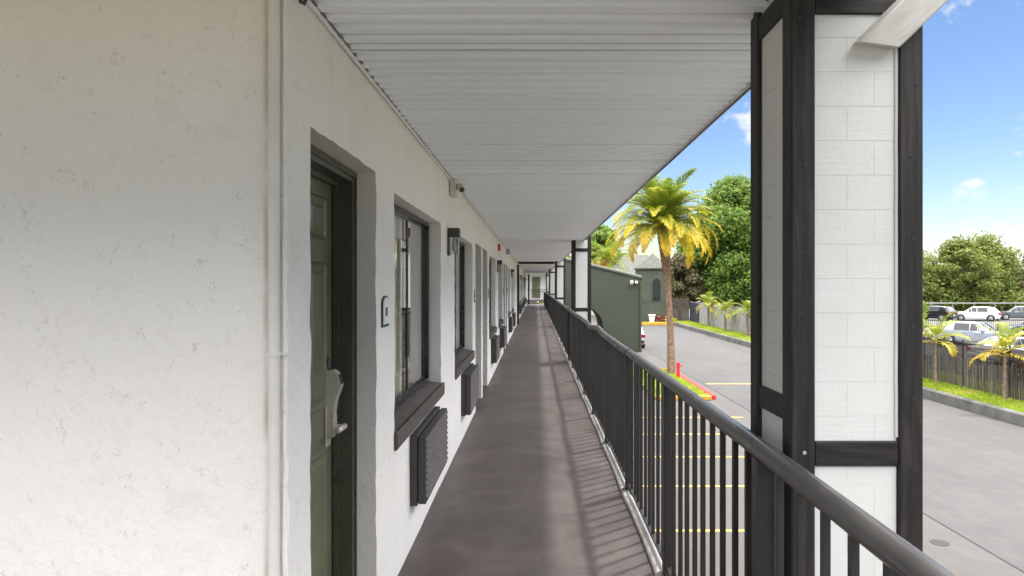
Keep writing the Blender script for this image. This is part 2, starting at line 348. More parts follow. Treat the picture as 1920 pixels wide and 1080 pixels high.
# ------------------------------------------------------------------ mesh helpers
class MB:
    def __init__(s): s.v = []; s.f = []
    def add(s, vs, fs):
        k = len(s.v); s.v += [tuple(p) for p in vs]; s.f += [tuple(i+k for i in f) for f in fs]; return s
    def box(s, x0, x1, y0, y1, z0, z1):
        return s.add([(x0,y0,z0),(x1,y0,z0),(x1,y1,z0),(x0,y1,z0),(x0,y0,z1),(x1,y0,z1),(x1,y1,z1),(x0,y1,z1)],
                     [(0,3,2,1),(4,5,6,7),(0,1,5,4),(1,2,6,5),(2,3,7,6),(3,0,4,7)])
    def bbox(s, x0, x1, y0, y1, z0, z1, b=.004):   # box with bevelled vertical and long edges (chamfer on all edges)
        bm = bmesh.new(); bmesh.ops.create_cube(bm, size=1)
        for v in bm.verts: v.co = ((x0+x1)/2+v.co.x*(x1-x0), (y0+y1)/2+v.co.y*(y1-y0), (z0+z1)/2+v.co.z*(z1-z0))
        bmesh.ops.bevel(bm, geom=bm.edges[:], offset=b, segments=1, affect='EDGES')
        bm.verts.index_update()
        s.add([v.co[:] for v in bm.verts], [[v.index for v in f.verts] for f in bm.faces]); bm.free(); return s
    def tube(s, pts, rad, n=10, caps=True):
        pts = [Vector(p) for p in pts]; rads = rad if isinstance(rad, (list, tuple)) else [rad]*len(pts)
        vs = []; fs = []; up = None
        for i, p in enumerate(pts):
            d = (pts[min(i+1, len(pts)-1)]-pts[max(i-1, 0)]).normalized()
            if up is None or abs(up.dot(d)) > .95: up = Vector((0, 0, 1)) if abs(d.z) < .9 else Vector((1, 0, 0))
            a = d.cross(up).normalized(); b = a.cross(d).normalized(); up = b
            for k in range(n):
                t = 2*math.pi*k/n; vs.append(p+(a*math.cos(t)+b*math.sin(t))*rads[i])
        for i in range(len(pts)-1):
            for k in range(n):
                fs.append((i*n+k, i*n+(k+1) % n, (i+1)*n+(k+1) % n, (i+1)*n+k))
        if caps: fs.append(tuple(range(n))[::-1]); fs.append(tuple((len(pts)-1)*n+k for k in range(n)))
        return s.add(vs, fs)
    def lathe(s, prof, c=(0, 0, 0), n=16):
        vs = []; fs = []; m = len(prof)
        for r, z in prof:
            for k in range(n):
                t = 2*math.pi*k/n; vs.append((c[0]+r*math.cos(t), c[1]+r*math.sin(t), c[2]+z))
        for i in range(m-1):
            for k in range(n): fs.append((i*n+k, i*n+(k+1) % n, (i+1)*n+(k+1) % n, (i+1)*n+k))
        fs.append(tuple(range(n))[::-1]); fs.append(tuple((m-1)*n+k for k in range(n)))
        return s.add(vs, fs)
    def prism(s, poly, fn0, fn1):
        n = len(poly); vs = [fn0(*p) for p in poly]+[fn1(*p) for p in poly]
        fs = [tuple(range(n))[::-1], tuple(range(n, 2*n))]+[(i, (i+1) % n, n+(i+1) % n, n+i) for i in range(n)]
        return s.add(vs, fs)
    def mesh(s, name, smooth=False):
        me = bpy.data.meshes.new(name); me.from_pydata(s.v, [], s.f)
        bm = bmesh.new(); bm.from_mesh(me); bmesh.ops.recalc_face_normals(bm, faces=bm.faces[:]); bm.to_mesh(me); bm.free()
        if smooth:
            me.polygons.foreach_set('use_smooth', [True]*len(me.polygons))
            try: me.set_sharp_from_angle(angle=R(40))
            except Exception: pass
        me.update(); return me
def link(name, me, mat, parent=None, loc=(0, 0, 0)):
    o = bpy.data.objects.new(name, me); COL.objects.link(o); o.location = loc
    if mat is not None and me is not None and len(me.materials) == 0: me.materials.append(mat)
    if parent is not None: o.parent = parent
    return o
def obj(name, mb, mat, parent=None, loc=(0, 0, 0), smooth=False): return link(name, mb.mesh(name, smooth), mat, parent, loc)
def tag(o, label=None, cat=None, group=None, kind=None):
    if label: o['label'] = label
    if cat: o['category'] = cat
    if group: o['group'] = group
    if kind: o['kind'] = kind
    return o
def empty(name, loc=(0, 0, 0), label=None, cat=None, group=None, rz=0):
    o = bpy.data.objects.new(name, None); COL.objects.link(o); o.location = loc; o.rotation_euler = (0, 0, rz)
    o.empty_display_size = .2
    return tag(o, label, cat, group)
def copy_tree(o, parent=None):
    c = o.copy(); COL.objects.link(c); c.parent = parent
    for ch in list(o.children): copy_tree(ch, c)
    return c
def struct(name, mb, mat, parent=None, smooth=False): return tag(obj(name, mb, mat, parent, smooth=smooth), kind='structure')
ORD = ['first','second','third','fourth','fifth','sixth','seventh','eighth','ninth','tenth','eleventh','twelfth','thirteenth','fourteenth']

# ------------------------------------------------------------------ ground
struct('ground', MB().add([(-900,-400,-.012),(900,-400,-.012),(900,1500,-.012),(-900,1500,-.012)], [(0,1,2,3)]), M['soil'])
struct('drive_lane', MB().add([(7.33,-40,0),(14.8,-40,0),(14.8,73.5,0),(7.33,73.5,0)], [(0,1,2,3)]), M['asphalt'])
pl = struct('parking_bays', MB().add([(-1.5,-40,0),(7.29,-40,0),(7.29,73.5,0),(-1.5,73.5,0)], [(0,1,2,3)]), M['stallpave'])
pl2 = struct('far_forecourt', MB().add([(-1.5,73.54,0),(14.8,73.54,0),(14.8,100,0),(-1.5,100,0)], [(0,1,2,3)]), M['asphalt'])
struct('paving_joint', MB().add([(7.29,-40,-.006),(7.33,-40,-.006),(7.33,73.5,-.006),(7.29,73.5,-.006)], [(0,1,2,3)]), M['black'])
struct('neighbouring_lot', MB().add([(18.6,-40,-.004),(90,-40,-.004),(90,112,-.004),(18.6,112,-.004)], [(0,1,2,3)]), M['lot'])
for i, y in enumerate((9.3, 11.95, 14.6, 17.1, 19.7, 22.2)):
    struct('bay_line', MB().box(1.6, 6.75, y-.05, y+.05, .004, .008), M['yline'])
struct('bay_line', MB().box(7.45, 12.2, 29.7, 29.9, .004, .008), M['yline'])
obj('drain_cover', MB().lathe([(.15, .003), (.15, .006), (.13, .007), (.02, .007)], (6.75, 11.4, 0), 20), M['tyre'])
tag(bpy.data.objects['drain_cover'], 'round dark drain cover set in the stained paving by the joint', 'drain cover')
# kerb in lengths along the grass strip
kb = bmesh.new()
kroot = struct('kerb', MB().box(14.90, 15.02, -30, 74, -.01, .30), M['kerb'])
kmb = MB(); y = -20.
kp = MB().prism([(14.82, 0), (15.06, 0), (15.06, .37), (14.90, .37), (14.85, .33)], lambda x, z: (x, 0, z), lambda x, z: (x, 2.985, z))
kme = kp.mesh('kerb_stone')
while y < 72:
    link('kerb_stone', kme, M['kerb'], kroot, (random.uniform(-.006, .006), y, random.uniform(-.006, .006))); y += 3.0
struct('grass_verge', MB().add([(15.06,-30,.35),(18.45,-30,.40),(18.45,76,.40),(15.06,76,.35)], [(0,1,2,3)]), M['turf'])

# ------------------------------------------------------------------ motel: walls with openings
XW = -.732; YC = 2.02; TOP = F+2.448
PAIRS = [5.745+7.29*k for k in range(3)]+[32.6, 39.89, 47.18]
DOORS, WINS = [], []
for m in PAIRS:
    for s in (-1, 1):
        DOORS.append((m+s*3.06, s)); WINS.append((m+s*1.325, s))
DOORS.sort(); WINS.sort()
DW, DH = .459, 2.06; WW, WZ0, WZ1 = .87, .785, 2.02
motel = empty('motel_building', (-.9, 28, 0), 'white stucco two storey motel with an open upper walkway along its doors', 'building')
MO = Vector((.9, -28, 0))     # meshes below are given in world metres and carried back to it
def mpart(name, mb, mat, parent=motel, smooth=False, off=None):
    o = obj(name, mb, mat, parent, MO if parent is motel else (0, 0, 0), smooth); return o
def build_wall():
    holes = [(y-DW, y+DW, F, F+DH) for y, s in DOORS]+[(y-WW, y+WW, F+WZ0-.03, F+WZ1) for y, s in WINS]
    ys = set([YC, 55.5]); zs = set([F, TOP+.06])
    for a, b, c, d in holes: ys |= {round(a, 4), round(b, 4)}; zs |= {round(c, 4), round(d, 4)}
    def fill(S, step):
        S = sorted(S); out = [S[0]]
        for a, b in zip(S, S[1:]):
            st = step(a); n = max(1, int(round((b-a)/st)))
            out += [a+(b-a)*k/n for k in range(1, n+1)]
        return out
    ys = fill(ys, lambda y: .05 if y < 8.4 else .4); zs = fill(zs, lambda z: .06)
    def inh(y, z): return any(a < y < b and c < z < d for a, b, c, d in holes)
    mb = MB(); idx = {}; rev = []
    keep = [[not inh((ys[i]+ys[i+1])/2, (zs[j]+zs[j+1])/2) for j in range(len(zs)-1)] for i in range(len(ys)-1)]
    def disp(y, z):
        return .004*mnoise.noise((y*1.3, z*1.3, 3))+.0018*mnoise.noise((y*5, z*5, 9))+.0010*mnoise.noise((y*17, z*17, 1))
    def vert(i, j):
        if (i, j) in idx: return idx[(i, j)]
        y, z = ys[i], zs[j]
        near = [keep[a][b] for a in (i-1, i) for b in (j-1, j) if 0 <= a < len(ys)-1 and 0 <= b < len(zs)-1]
        edge = not all(near) and F+.001 < z
        x = XW+disp(y, z); yy, zz = y, z
        if edge:
            yy += random.uniform(-.0035, .0035); zz += random.uniform(-.003, .003) if z > F+.1 else 0; x -= random.uniform(.0, .004)
        if i == 0: yy = YC+random.uniform(-.005, .005)*(z > F); x += random.uniform(-.005, .004)
        mb.v.append((x, yy, zz)); idx[(i, j)] = len(mb.v)-1; return idx[(i, j)]
    back = {}
    def bvert(i, j):
        if (i, j) not in back:
            mb.v.append((XW-.21, ys[i], zs[j])); back[(i, j)] = len(mb.v)-1
        return back[(i, j)]
    for i in range(len(ys)-1):
        for j in range(len(zs)-1):
            if keep[i][j]:
                mb.f.append((vert(i, j), vert(i+1, j), vert(i+1, j+1), vert(i, j+1)))
                for (di, dj, e) in ((-1,0,((i,j),(i,j+1))), (1,0,((i+1,j),(i+1,j+1))), (0,-1,((i,j),(i+1,j))), (0,1,((i,j+1),(i+1,j+1)))):
                    a, b = i+di, j+dj
                    if 0 <= a < len(ys)-1 and 0 <= b < len(zs)-1 and not keep[a][b]:
                        p, q = e; rev.append(len(mb.f)); mb.f.append((vert(*p), vert(*q), bvert(*q), bvert(*p)))
    # the return wall facing the camera, sharing the corner vertices
    xs = [XW-.06*k for k in range(46)]+[-3.6, -4.2, -5, -6]
    prev = [vert(0, j) for j in range(len(zs))]
    for x in xs[1:]:
        cur = []
        for z in zs:
            mb.v.append((x, YC+disp(x*1.1+40, z)*1.2, z)); cur.append(len(mb.v)-1)
        for j in range(len(zs)-1): mb.f.append((prev[j], cur[j], cur[j+1], prev[j+1]))
        prev = cur
    o = mpart('wall', mb, M['stucco'], smooth=False)
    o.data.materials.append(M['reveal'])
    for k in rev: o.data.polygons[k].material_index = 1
    o.data.polygons.foreach_set('use_smooth', [True]*len(o.data.polygons)); o.data.set_sharp_from_angle(angle=R(55))
    return o
build_wall()
mpart('building_core', MB().box(-9, -1.08, YC+.25, 55.4, 0, TOP+.3), M['gplain'])
mpart('lower_wall', MB().box(-1.07, -.74, YC+.1, 55.4, 0, F-.24), M['stucco'])
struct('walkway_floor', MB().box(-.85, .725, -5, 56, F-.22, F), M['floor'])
struct('landing_floor', MB().box(-6, -.853, -5, 2.1, F-.22, F), M['floor'])
struct('roof_deck', MB().box(-.80, .985, .45, 56, TOP+.035, TOP+.22).box(-9.2, -.802, .60, 56, TOP+.035, TOP+.22), M['trim'])  # unseen landing-side edge placed to even the light on the return wall

# soffit panels, each a ribbed strip across the walkway
soff = struct('ceiling', MB().box(.962, .984, .45, 56, TOP-.012, TOP+.034), M['trim'])
def soffit_mesh():
    p = .293; prof = []
    for k in range(3):
        a = k*p/3; w = p/3; dd = .024 if k == 0 else .015
        prof += [(a, .0), (a+w*.10, -.002), (a+w*.22, 0), (a+w*.34, dd), (a+w*.60, dd), (a+w*.72, .0), (a+w*.86, -.002), (a+w*.98, .0)]
    prof += [(p-.003, 0), (p-.0025, .006)]
    vs = []; fs = []
    for y, z in prof: vs += [(XW-.01, y, z), (.962, y, z)]
    for i in range(len(prof)-1): fs.append((2*i, 2*i+1, 2*i+3, 2*i+2))
    mb = MB().add(vs, fs); me = mb.mesh('soffit_panel'); return me
sme = soffit_mesh()
y = .293*2
while y < 55.5:
    link('soffit_panel', sme, M['soffit'], soff, (0, y, TOP+random.uniform(-.0012, .001)))
    y += .293
mbw = MB()
y = -5.
obj('landing_board', MB().box(-6, XW-.012, .61, YC-.004, TOP, TOP+.03), M['trim'], soff)
# wall channel: thin trim where soffit meets the wall, uneven
pts = [(XW+.010+.003*mnoise.noise((q*.8, 0, 0)), q, TOP-.006+.004*mnoise.noise((q*1.3, 5, 0))) for q in np.arange(YC, 55, .35)]
obj('channel_trim', MB().tube(pts, .009, 5), M['trim'], soff)
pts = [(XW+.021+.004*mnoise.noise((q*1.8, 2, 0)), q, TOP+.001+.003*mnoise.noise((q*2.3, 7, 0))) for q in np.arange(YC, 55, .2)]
obj('gap_shadow_strip', MB().tube(pts, .0035, 4), M['black'], soff)  # black strip standing in for the shadow in the soffit gap
pts = [(.972+.006*mnoise.noise((q*.6, 0, 4)), q, TOP-.014+.006*mnoise.noise((q*.7, 5, 8))) for q in np.arange(.45, 56, .3)]
obj('drip_edge', MB().tube(pts, .006, 5), M['metal'], soff)

# ------------------------------------------------------------------ doors and windows of the motel
def make_door():
    d = mpart('door', MB().bbox(-.045, 0, -.40, .41, .012, 2.0, .003), M['door'])
    fr = MB()
    for s in (-1, 1):
        a, b = sorted((s*.459, s*.409))
        fr.box(-.02, .09, a+.002, b-.002, 0, DH-.004)
        a, b = sorted((s*.411, s*.394)); fr.box(.006, .03, a, b, 0, 2.01)
        a, b = sorted((s*.459, s*.45)); fr.box(.09, .098, a+.003, b, 0, DH-.006)
    fr.box(-.02, .09, -.408, .408, 2.008, DH-.004); fr.box(.006, .03, -.393, .393, 1.985, 2.007)
    fr.box(.09, .098, -.44, .44, DH-.03, DH-.006)
    obj('door_frame', fr, M['dframe'], d)
    for (z0, z1) in ((1.735, 1.92), (1.01, 1.64), (.25, .83)):
        for (y0, y1) in ((-.30, -.055), (.055, .30)):
            mb = MB()
            def ring(a, b, za, zb):
                return [(za, y0+a, z0+a), (za, y1-a, z0+a), (za, y1-a, z1-a), (za, y0+a, z1-a)]
            rs = [ring(0, 0, .001, 0), ring(.010, 0, .009, 0), ring(.022, 0, .002, 0), ring(.034, 0, .002, 0), ring(.055, 0, .010, 0)]
            vs = [p for r in rs for p in r]; fs = []
            for k in range(len(rs)-1):
                for q in range(4): fs.append((k*4+q, k*4+(q+1) % 4, k*4+4+(q+1) % 4, k*4+4+q))
            fs.append(tuple(range(16, 20)))
            mb.add(vs, fs); obj('raised_panel', mb, M['door'], d)
    # electronic lock
    obj('lock_plate', MB().bbox(.001, .006, .295, .365, .83, 1.20, .002), M['steel'], d)
    prof = [(.006, .868), (.006, 1.165), (.030, 1.168), (.052, 1.150), (.066, 1.105), (.058, 1.075), (.040, 1.03), (.034, .98), (.038, .90), (.030, .872)]
    lb = MB().prism([(a, z) for a, z in prof], lambda a, z: (a, .302, z), lambda a, z: (a, .358, z))
    obj('lock_body', lb, M['steel'], d)
    obj('card_slot', MB().prism([(.056, 1.149), (.0685, 1.107), (.062, 1.100), (.050, 1.146)], lambda a, z: (a, .311, z), lambda a, z: (a, .349, z)), M['black'], d)
    lv = MB().tube([(.03, .33, .915), (.075, .33, .918)], .011, 10).bbox(.064, .086, .235, .345, .906, .930, .005)
    obj('lever', lv, M['steel'], d, smooth=True)
    obj('keyhole_cap', MB().lathe([(.028, 0), (.028, .008), (.02, .012), (.004, .012)], (0, 0, 0), 14), M['dgrey'], d, (.004, .33, 1.19)).rotation_euler = (0, R(90), 0)
    obj('threshold', MB().box(-.03, .18, -.455, .455, 0, .012), M['sill'], d)
    return d
def make_window():
    o = MB()
    # outer frame in the opening; local origin at opening centre on the floor line, x=0 is the frame's face
    o.box(-.045, 0, -WW+.008, -WW+.028, WZ0+.03, WZ1-.007); o.box(-.045, 0, WW-.028, WW-.008, WZ0+.03, WZ1-.007)
    o.box(-.045, 0, -WW+.028, WW-.028, WZ1-.030, WZ1-.007); o.box(-.045, 0, -WW+.028, WW-.028, WZ0+.03, WZ0+.05)
    w = mpart('window', o, M['wframe'])
    z0, z1 = WZ0+.051, WZ1-.031
    for nm, y0, y1, x, t in (('sash', -WW+.029, .02, -.004, .028), ('sash', -.015, WW-.029, -.024, .018)):
        f = MB()
        f.box(x-.016, x, y0, y0+t, z0, z1); f.box(x-.016, x, y1-t, y1, z0, z1)
        f.box(x-.016, x, y0+t, y1-t, z1-t, z1); f.box(x-.016, x, y0+t, y1-t, z0, z0+t)
        obj('sash', f, M['wframe'], w)
        px_ = x-.005
        obj('pane', MB().add([(px_, y0+t, z0+t), (px_, y1-t, z0+t), (px_, y1-t, z1-t), (px_, y0+t, z1-t)], [(0, 1, 2, 3)]), M['glass'], w)
    obj('latch', MB().bbox(-.012, .004, -.004, .010, z0+.16, z0+.24, .002), M['steel'], w)
    c = []; fs = []
    n = 90
    for k in range(n+1):
        yy = -WW+2*WW*k/n; xx = -.066+.010*math.sin(k*.95)+.005*math.sin(k*.37+1)
        c += [(xx, yy*.985, WZ0+.035), (xx+.004*math.sin(k), yy*.985, WZ1-.01)]
    for k in range(n): fs.append((2*k, 2*k+2, 2*k+3, 2*k+1))
    obj('curtain', MB().add(c, fs), M['curtain'], w, smooth=True)
    # sloping masonry sill
    pr = [(-.09, WZ0-.002), (-.09, WZ0+.03), (.108, WZ0-.006), (.112, WZ0-.012), (.112, WZ0-.092), (.106, WZ0-.100), (.0925, WZ0-.100), (.0925, WZ0-.002)]
    sm = MB().prism(pr[2:], lambda x, z: (x, -WW-.02, z), lambda x, z: (x, WW+.055, z))
    sm.prism([pr[0], pr[1], pr[2], (.0925, WZ0-.002)], lambda x, z: (x, -WW+.003, z), lambda x, z: (x, WW-.003, z))
    obj('sill', sm, M['sill'], w)
    return w
d0 = make_door(); w0 = make_window()
for i, (y, s) in enumerate(DOORS):
    o = d0 if i == 0 else copy_tree(d0, motel)
    o.location = Vector((XW-.188, y, F))+MO; o.scale = (1, -s, 1)
    if i == 0: o['label'] = 'dark green six-panel door with a nickel card lock'
for i, (y, s) in enumerate(WINS):
    o = w0 if i == 0 else copy_tree(w0, motel)
    o.location = Vector((XW-.091, y, F))+MO
mpart('wall_post', MB().bbox(XW+.002, XW+.07, 27.0, 27.12, F+.002, TOP-.09, .005).bbox(XW+.002, XW+.07, 27.7, 27.8, F+.002, TOP-.09, .005), M['wood'])
mpart('ceiling_beam', MB().bbox(XW+.072, .73, 26.2, 26.36, TOP-.085, TOP-.002, .005), M['wood'])

# ------------------------------------------------------------------ columns along the walkway
CX0, CX1, CD = .738, 1.119, .378
def column(y, near=False, label=''):
    c = empty('porch_column', (CX0, y, 0), label, 'column', 'framed columns along the walkway')
    w = CX1-CX0; H = TOP+.20; pw = .069; pd = .076
    for nm, (x0, y0) in zip('abcd', ((0, 0), (w-pw, 0), (0, CD-pd), (w-pw, CD-pd))):
        obj('post', MB().bbox(x0, x0+pw, y0, y0+pd, 0, H, .004), M['wood'], c)
    zr_f = [(F+1.017, F+1.089), (F+2.325, F+2.40) if near else (F+2.215, F+2.285), (F+2.46, F+2.60), (F-.25, F-.17), (.05, .15)]
    zr_l = [(F+1.137, F+1.209), (F+2.355, F+2.43) if near else (F+2.215, F+2.285), (F+2.46, F+2.60), (F-.25, F-.17), (.05, .15)]
    rc = .014
    for z0, z1 in zr_f:
        obj('rail', MB().bbox(pw+.001, w-pw-.001, .004, .05, z0, z1, .003), M['wood_h'], c)
        obj('rail', MB().bbox(pw+.001, w-pw-.001, CD-.05, CD-.004, z0, z1, .003), M['wood_h'], c)
    for z0, z1 in zr_l:
        obj('rail', MB().bbox(.004, .05, pd+.001, CD-pd-.001, z0, z1, .003), M['wood_h'], c)
        obj('rail', MB().bbox(w-.05, w-.004, pd+.001, CD-pd-.001, z0, z1, .003), M['wood_h'], c)
    zt = H-.01; z = .02; rows = []
    while z < zt: rows.append((z, min(z+.0991, zt))); z += .100
    def boards(face):
        mb = MB()
        for k, (a, b) in enumerate(rows):
            j = random.uniform(0, .0003); g = .0002
            if face == 'f': q = MB().bbox(pw+.002, w-pw-.002, rc+j, rc+.0011, a+g, b-g, .0004)
            elif face == 'b': q = MB().box(pw+.002, w-pw-.002, CD-.04, CD-rc-j, a+g, b-g)
            elif face == 'l': q = MB().bbox(rc+j, rc+.0011, pd+.002, CD-pd-.002, a+g, b-g, .0007)
            else: q = MB().box(w-.04, w-rc-j, pd+.002, CD-pd-.002, a+g, b-g)
            yield q
    for face in 'fblr':
        if near and face in 'fl':
            root = obj('panel', MB().box(pw+.002, w-pw-.002, rc+.0012, .05, .02, zt) if face == 'f' else MB().box(rc+.0012, .05, pd+.002, CD-pd-.002, .02, zt), M['panel'], c)
            for k, q in enumerate(boards(face)):
                if face == 'f':
                    x0, x1 = pw+.002, w-pw-.002; cut = x0+(x1-x0)*(.40 if k % 2 else .73); za, zb = rows[k]; j = random.uniform(0, .0004)
                    for u0, u1 in ((x0, cut-.0002), (cut+.0002, x1)): obj('siding_block', MB().bbox(u0, u1, rc+j, rc+.0011, za, zb, .0004), M['panel'], root)
                else: obj('siding_board', q, M['panel'], root)
        else:
            mb = MB().box(pw+.003, w-pw-.003, rc+.003, .05, .03, zt-.01) if face == 'f' else MB()
            for q in boards(face): mb.add(q.v, q.f)
            obj('panel', mb, M['panel'], c)
    if near:
        # caulk bead down the right edge of the front panel, nail heads in the posts
        pts = [(w-pw-.004+.0015*mnoise.noise((q*9, 0, 0)), rc-.003, q) for q in np.arange(F+1.1, F+2.33, .06)]
        obj('caulk_bead', MB().tube(pts, .0045, 6), M['pipe'], c, smooth=True)
        for z in np.arange(F+.2, F+2.4, .21):
            for x in (.033, w-.033):
                obj('nail_head', MB().lathe([(.006, 0), (.006, .0012)], (0, 0, 0), 8), M['tyre'] if random.random() < .85 else M['concrete'], c, (x+random.uniform(-.012, .012), -.0005, z+random.uniform(-.05, .05))).rotation_euler = (R(90), 0, 0)
    return c
column(1.968, True, 'nearest white panelled column framed in dark timber, in front of the railing')
for k, y in enumerate((13.7, 25.5, 37.2, 48.9)):
    column(y, False, ('second', 'third', 'fourth', 'fifth')[k]+' white panelled timber column along the walkway counting from the nearest')
# ribbed downspout at the near column
def downspout():
    a = Vector((.978, 1.966, CAMZ+.690)); b = Vector((1.42, 1.86, CAMZ+1.13)); d = (b-a).normalized()
    s = Vector((.72, .12, -.70)); s = (s-d*s.dot(d)).normalized(); n = d.cross(s).normalized()
    hw, hd = .046, .034
    prof = [(-hw, -hd+.006), (-hw+.006, -hd), (hw-.006, -hd), (hw, -hd+.006), (hw, hd-.006), (hw-.006, hd), (-hw+.006, hd), (-hw, hd-.006)]
    mb = MB().prism(prof, lambda u, v: a+s*u+n*v-d*(s.z*u/d.z)*.75, lambda u, v: b+s*u+n*v)
    t = obj('timber_brace', mb, M['whitewood'])
    tag(t, 'white painted timber brace slanting up from the top of the nearest column', 'brace')
downspout()

# ------------------------------------------------------------------ railing
RX = .69
def rail_z(y):
    z = F+1.04
    z += .030*math.exp(-((y-7.55)/.40)**2)-.022*math.exp(-((y-8.6)/.35)**2)+.02*math.exp(-((y-6.0)/.6)**2)*0
    z += .006*mnoise.noise((y*.55, 3, 1))
    if y < 2.2: z -= .012*(2.2-y)
    return z
rl = empty('walkway_railing', (RX, 26, F), 'long black metal railing with square balusters along the walkway edge', 'railing')
RO = Vector((-RX, -26, -F))
posts = [2.07+1.48*k for k in range(-2, 37)]
for a, b in zip(posts[::4], posts[4::4]+[56.0]):
    ys = list(np.arange(a+.004, min(b, 55.9)-.004, .12))+[min(b, 55.9)-.004]
    obj('top_rail', MB().tube([(RX+.004*mnoise.noise((q*.4, 9, 2)), q, rail_z(q)) for q in ys], .0305, 14), M['toprail'], rl, RO, True)
for j in posts[::4][1:]:
    obj('rail_joint', MB().tube([(RX, j-.03, rail_z(j)), (RX, j+.03, rail_z(j))], .0325, 14), M['black'], rl, RO, True)
obj('bottom_rail', MB().box(RX-.018, RX+.018, -1, 55.8, F+.075, F+.09), M['metal'], rl, RO)
pme = MB().bbox(-.027, .027, -.027, .027, -.05, 1.015, .003).mesh('post')
bme = MB().bbox(-.0095, .0095, -.0095, .0095, .09, 1.022, .0015).mesh('baluster')
fme = MB().bbox(-.045, .045, -.045, .045, 0, .008, .002).mesh('base_plate')
rest = MB(); nb = 0
for p in posts:
    if p < 55.8:
        o = link('post', pme, M['metal'], rl, Vector((RX, p, F))+RO)
    for k in range(1, 10):
        y = p+.148*k
        if y > 55.7: continue
        if y < 0: continue
        if nb < 295:
            link('baluster', bme, M['metal'], rl, Vector((RX+random.uniform(-.002, .002), y+random.uniform(-.004, .004), F))+RO); nb += 1
        else: rest.box(RX-.0095, RX+.0095, y-.0095, y+.0095, F+.09, F+1.022)
tag(obj('far_balusters', rest, M['metal'], rl, RO), kind='stuff')
# rounded concrete nosing between the posts
nose = struct('walkway_nosing', MB().box(.70, .7245, -5, 56, F-.2, F+.004), M['concrete'])
for p in posts:
    if p > 55: continue
    y0, y1 = p+.03, p+1.45
    pts = [(.660+.010*math.sin(math.pi*t), y0+(y1-y0)*t, F+.012) for t in np.linspace(0, 1, 9)]
    obj('nosing_length', MB().tube(pts, .030, 12), M['nosing'], nose, smooth=True)

# ------------------------------------------------------------------ things on the motel wall
dp = obj('drain_pipe', MB().tube([(-.764, YC-.026, F-.1), (-.764, YC-.026, TOP+.03)], .0165, 14), M['pipe'], smooth=True)
tag(dp, 'slim white drain pipe running up the stucco beside the green door', 'pipe')
obj('coupling', MB().tube([(-.764, YC-.026, F+1.333), (-.764, YC-.026, F+1.345)], .0205, 14), M['pipe'], dp, smooth=True)
obj('strap', MB().bbox(-.796, -.733, YC-.012, YC-.001, F+1.331, F+1.345, .002), M['pipe'], dp)
obj('mortar_bead', MB().tube([(-.742+.003*mnoise.noise((q*6, 1, 1)), YC-.001, q) for q in np.arange(F, TOP, .05)], [.007+.004*mnoise.noise((q*11, 4, 1)) for q in np.arange(F, TOP, .05)], 7), M['stucco'], dp, smooth=True)
obj('mortar_bead', MB().tube([(-.788+.003*mnoise.noise((q*6, 8, 1)), YC-.001, q) for q in np.arange(F, TOP, .05)], [.006+.003*mnoise.noise((q*11, 14, 1)) for q in np.arange(F, TOP, .05)], 7), M['stucco'], dp, smooth=True)
obj('ceiling_hook', MB().tube([(-.715, YC+.06, TOP-.001), (-.712, YC+.05, TOP-.05), (-.700, YC+.04, TOP-.06), (-.692, YC+.045, TOP-.04)], .006, 7), M['dgrey'], dp)

def make_ac():
    a = empty('air_conditioner', (0, 0, 0))
    w, h = .48, .40
    obj('sleeve', MB().bbox(.001, .044, -w, w, 0, h+.012, .003), M['dgrey'], a)
    fr = MB(); x0, x1 = .054, .094
    fr.box(x0, x1, -w, -w+.012, .012, h); fr.box(x0, x1, w-.012, w, .012, h); fr.box(x0, x1, -w+.012, w-.012, h-.012, h); fr.box(x0, x1, -w+.012, w-.012, .012, .024)
    obj('inner_core', MB().box(.0445, .058, -w+.014, w-.014, .026, h-.014), M['black'], a)
    obj('grille_frame', fr, M['dgrey'], a)
    lm = MB().prism([(.056, .012), (.098, -.010), (.103, -.008), (.103, -.001), (.060, .020)], lambda x, z: (x, -w+.0125, z), lambda x, z: (x, w-.0125, z)).mesh('louver')
    n = 10
    for k in range(n): link('louver', lm, M['acgrey'], a, (0, 0, .048+k*(h-.072)/(n-1)))
    vm = MB().box(.062, .085, -.003, .003, .024, h-.012).mesh('divider')
    for y in np.linspace(-w+.12, w-.12, 7): link('divider', vm, M['acgrey'], a, (0, y, 0))
    return a
ac0 = make_ac()
for i, (y, s) in enumerate(WINS):
    o = ac0 if i == 0 else copy_tree(ac0)
    yy = 4.45 if i == 0 else (7.18 if i == 1 else y+s*.05)
    o.location = (XW, yy, F+.255)
    tag(o, 'dark grey louvred air conditioner under the '+ORD[i]+' window counting along the walkway', 'air conditioner', 'air conditioners along the walkway')

def make_lamp():
    a = empty('wall_lamp', (0, 0, 0))
    obj('back_plate', MB().bbox(.001, .014, -.055, .055, -.01, .215, .003), M['dgrey'], a)
    obj('cap', MB().bbox(.015, .098, -.06, .06, .145, .218, .005), M['dgrey'], a)
    g = MB(); x0, x1 = .0145, .088
    g.box(x1-.003, x1, -.05, .05, .0, .144); g.box(x0, x1-.0035, -.05, -.047, .0, .144); g.box(x0, x1-.0035, .047, .05, .0, .144); g.box(x0, x1-.0035, -.0465, .0465, .0, .003)
    obj('glass_shade', g, M['lampglass'], a)
    obj('bulb', MB().lathe([(.010, .02), (.019, .04), (.021, .09), (.014, .125), (.012, .144)], (.05, 0, 0), 12), M['white'], a, smooth=True)
    return a
lm0 = make_lamp()
for i, m in enumerate(PAIRS):
    o = lm0 if i == 0 else copy_tree(lm0)
    o.location = (XW, m-.02, F+1.80)
    tag(o, ORD[i]+' wall lamp with clear glass along the walkway, between two windows', 'wall lamp', 'wall lamps along the walkway')

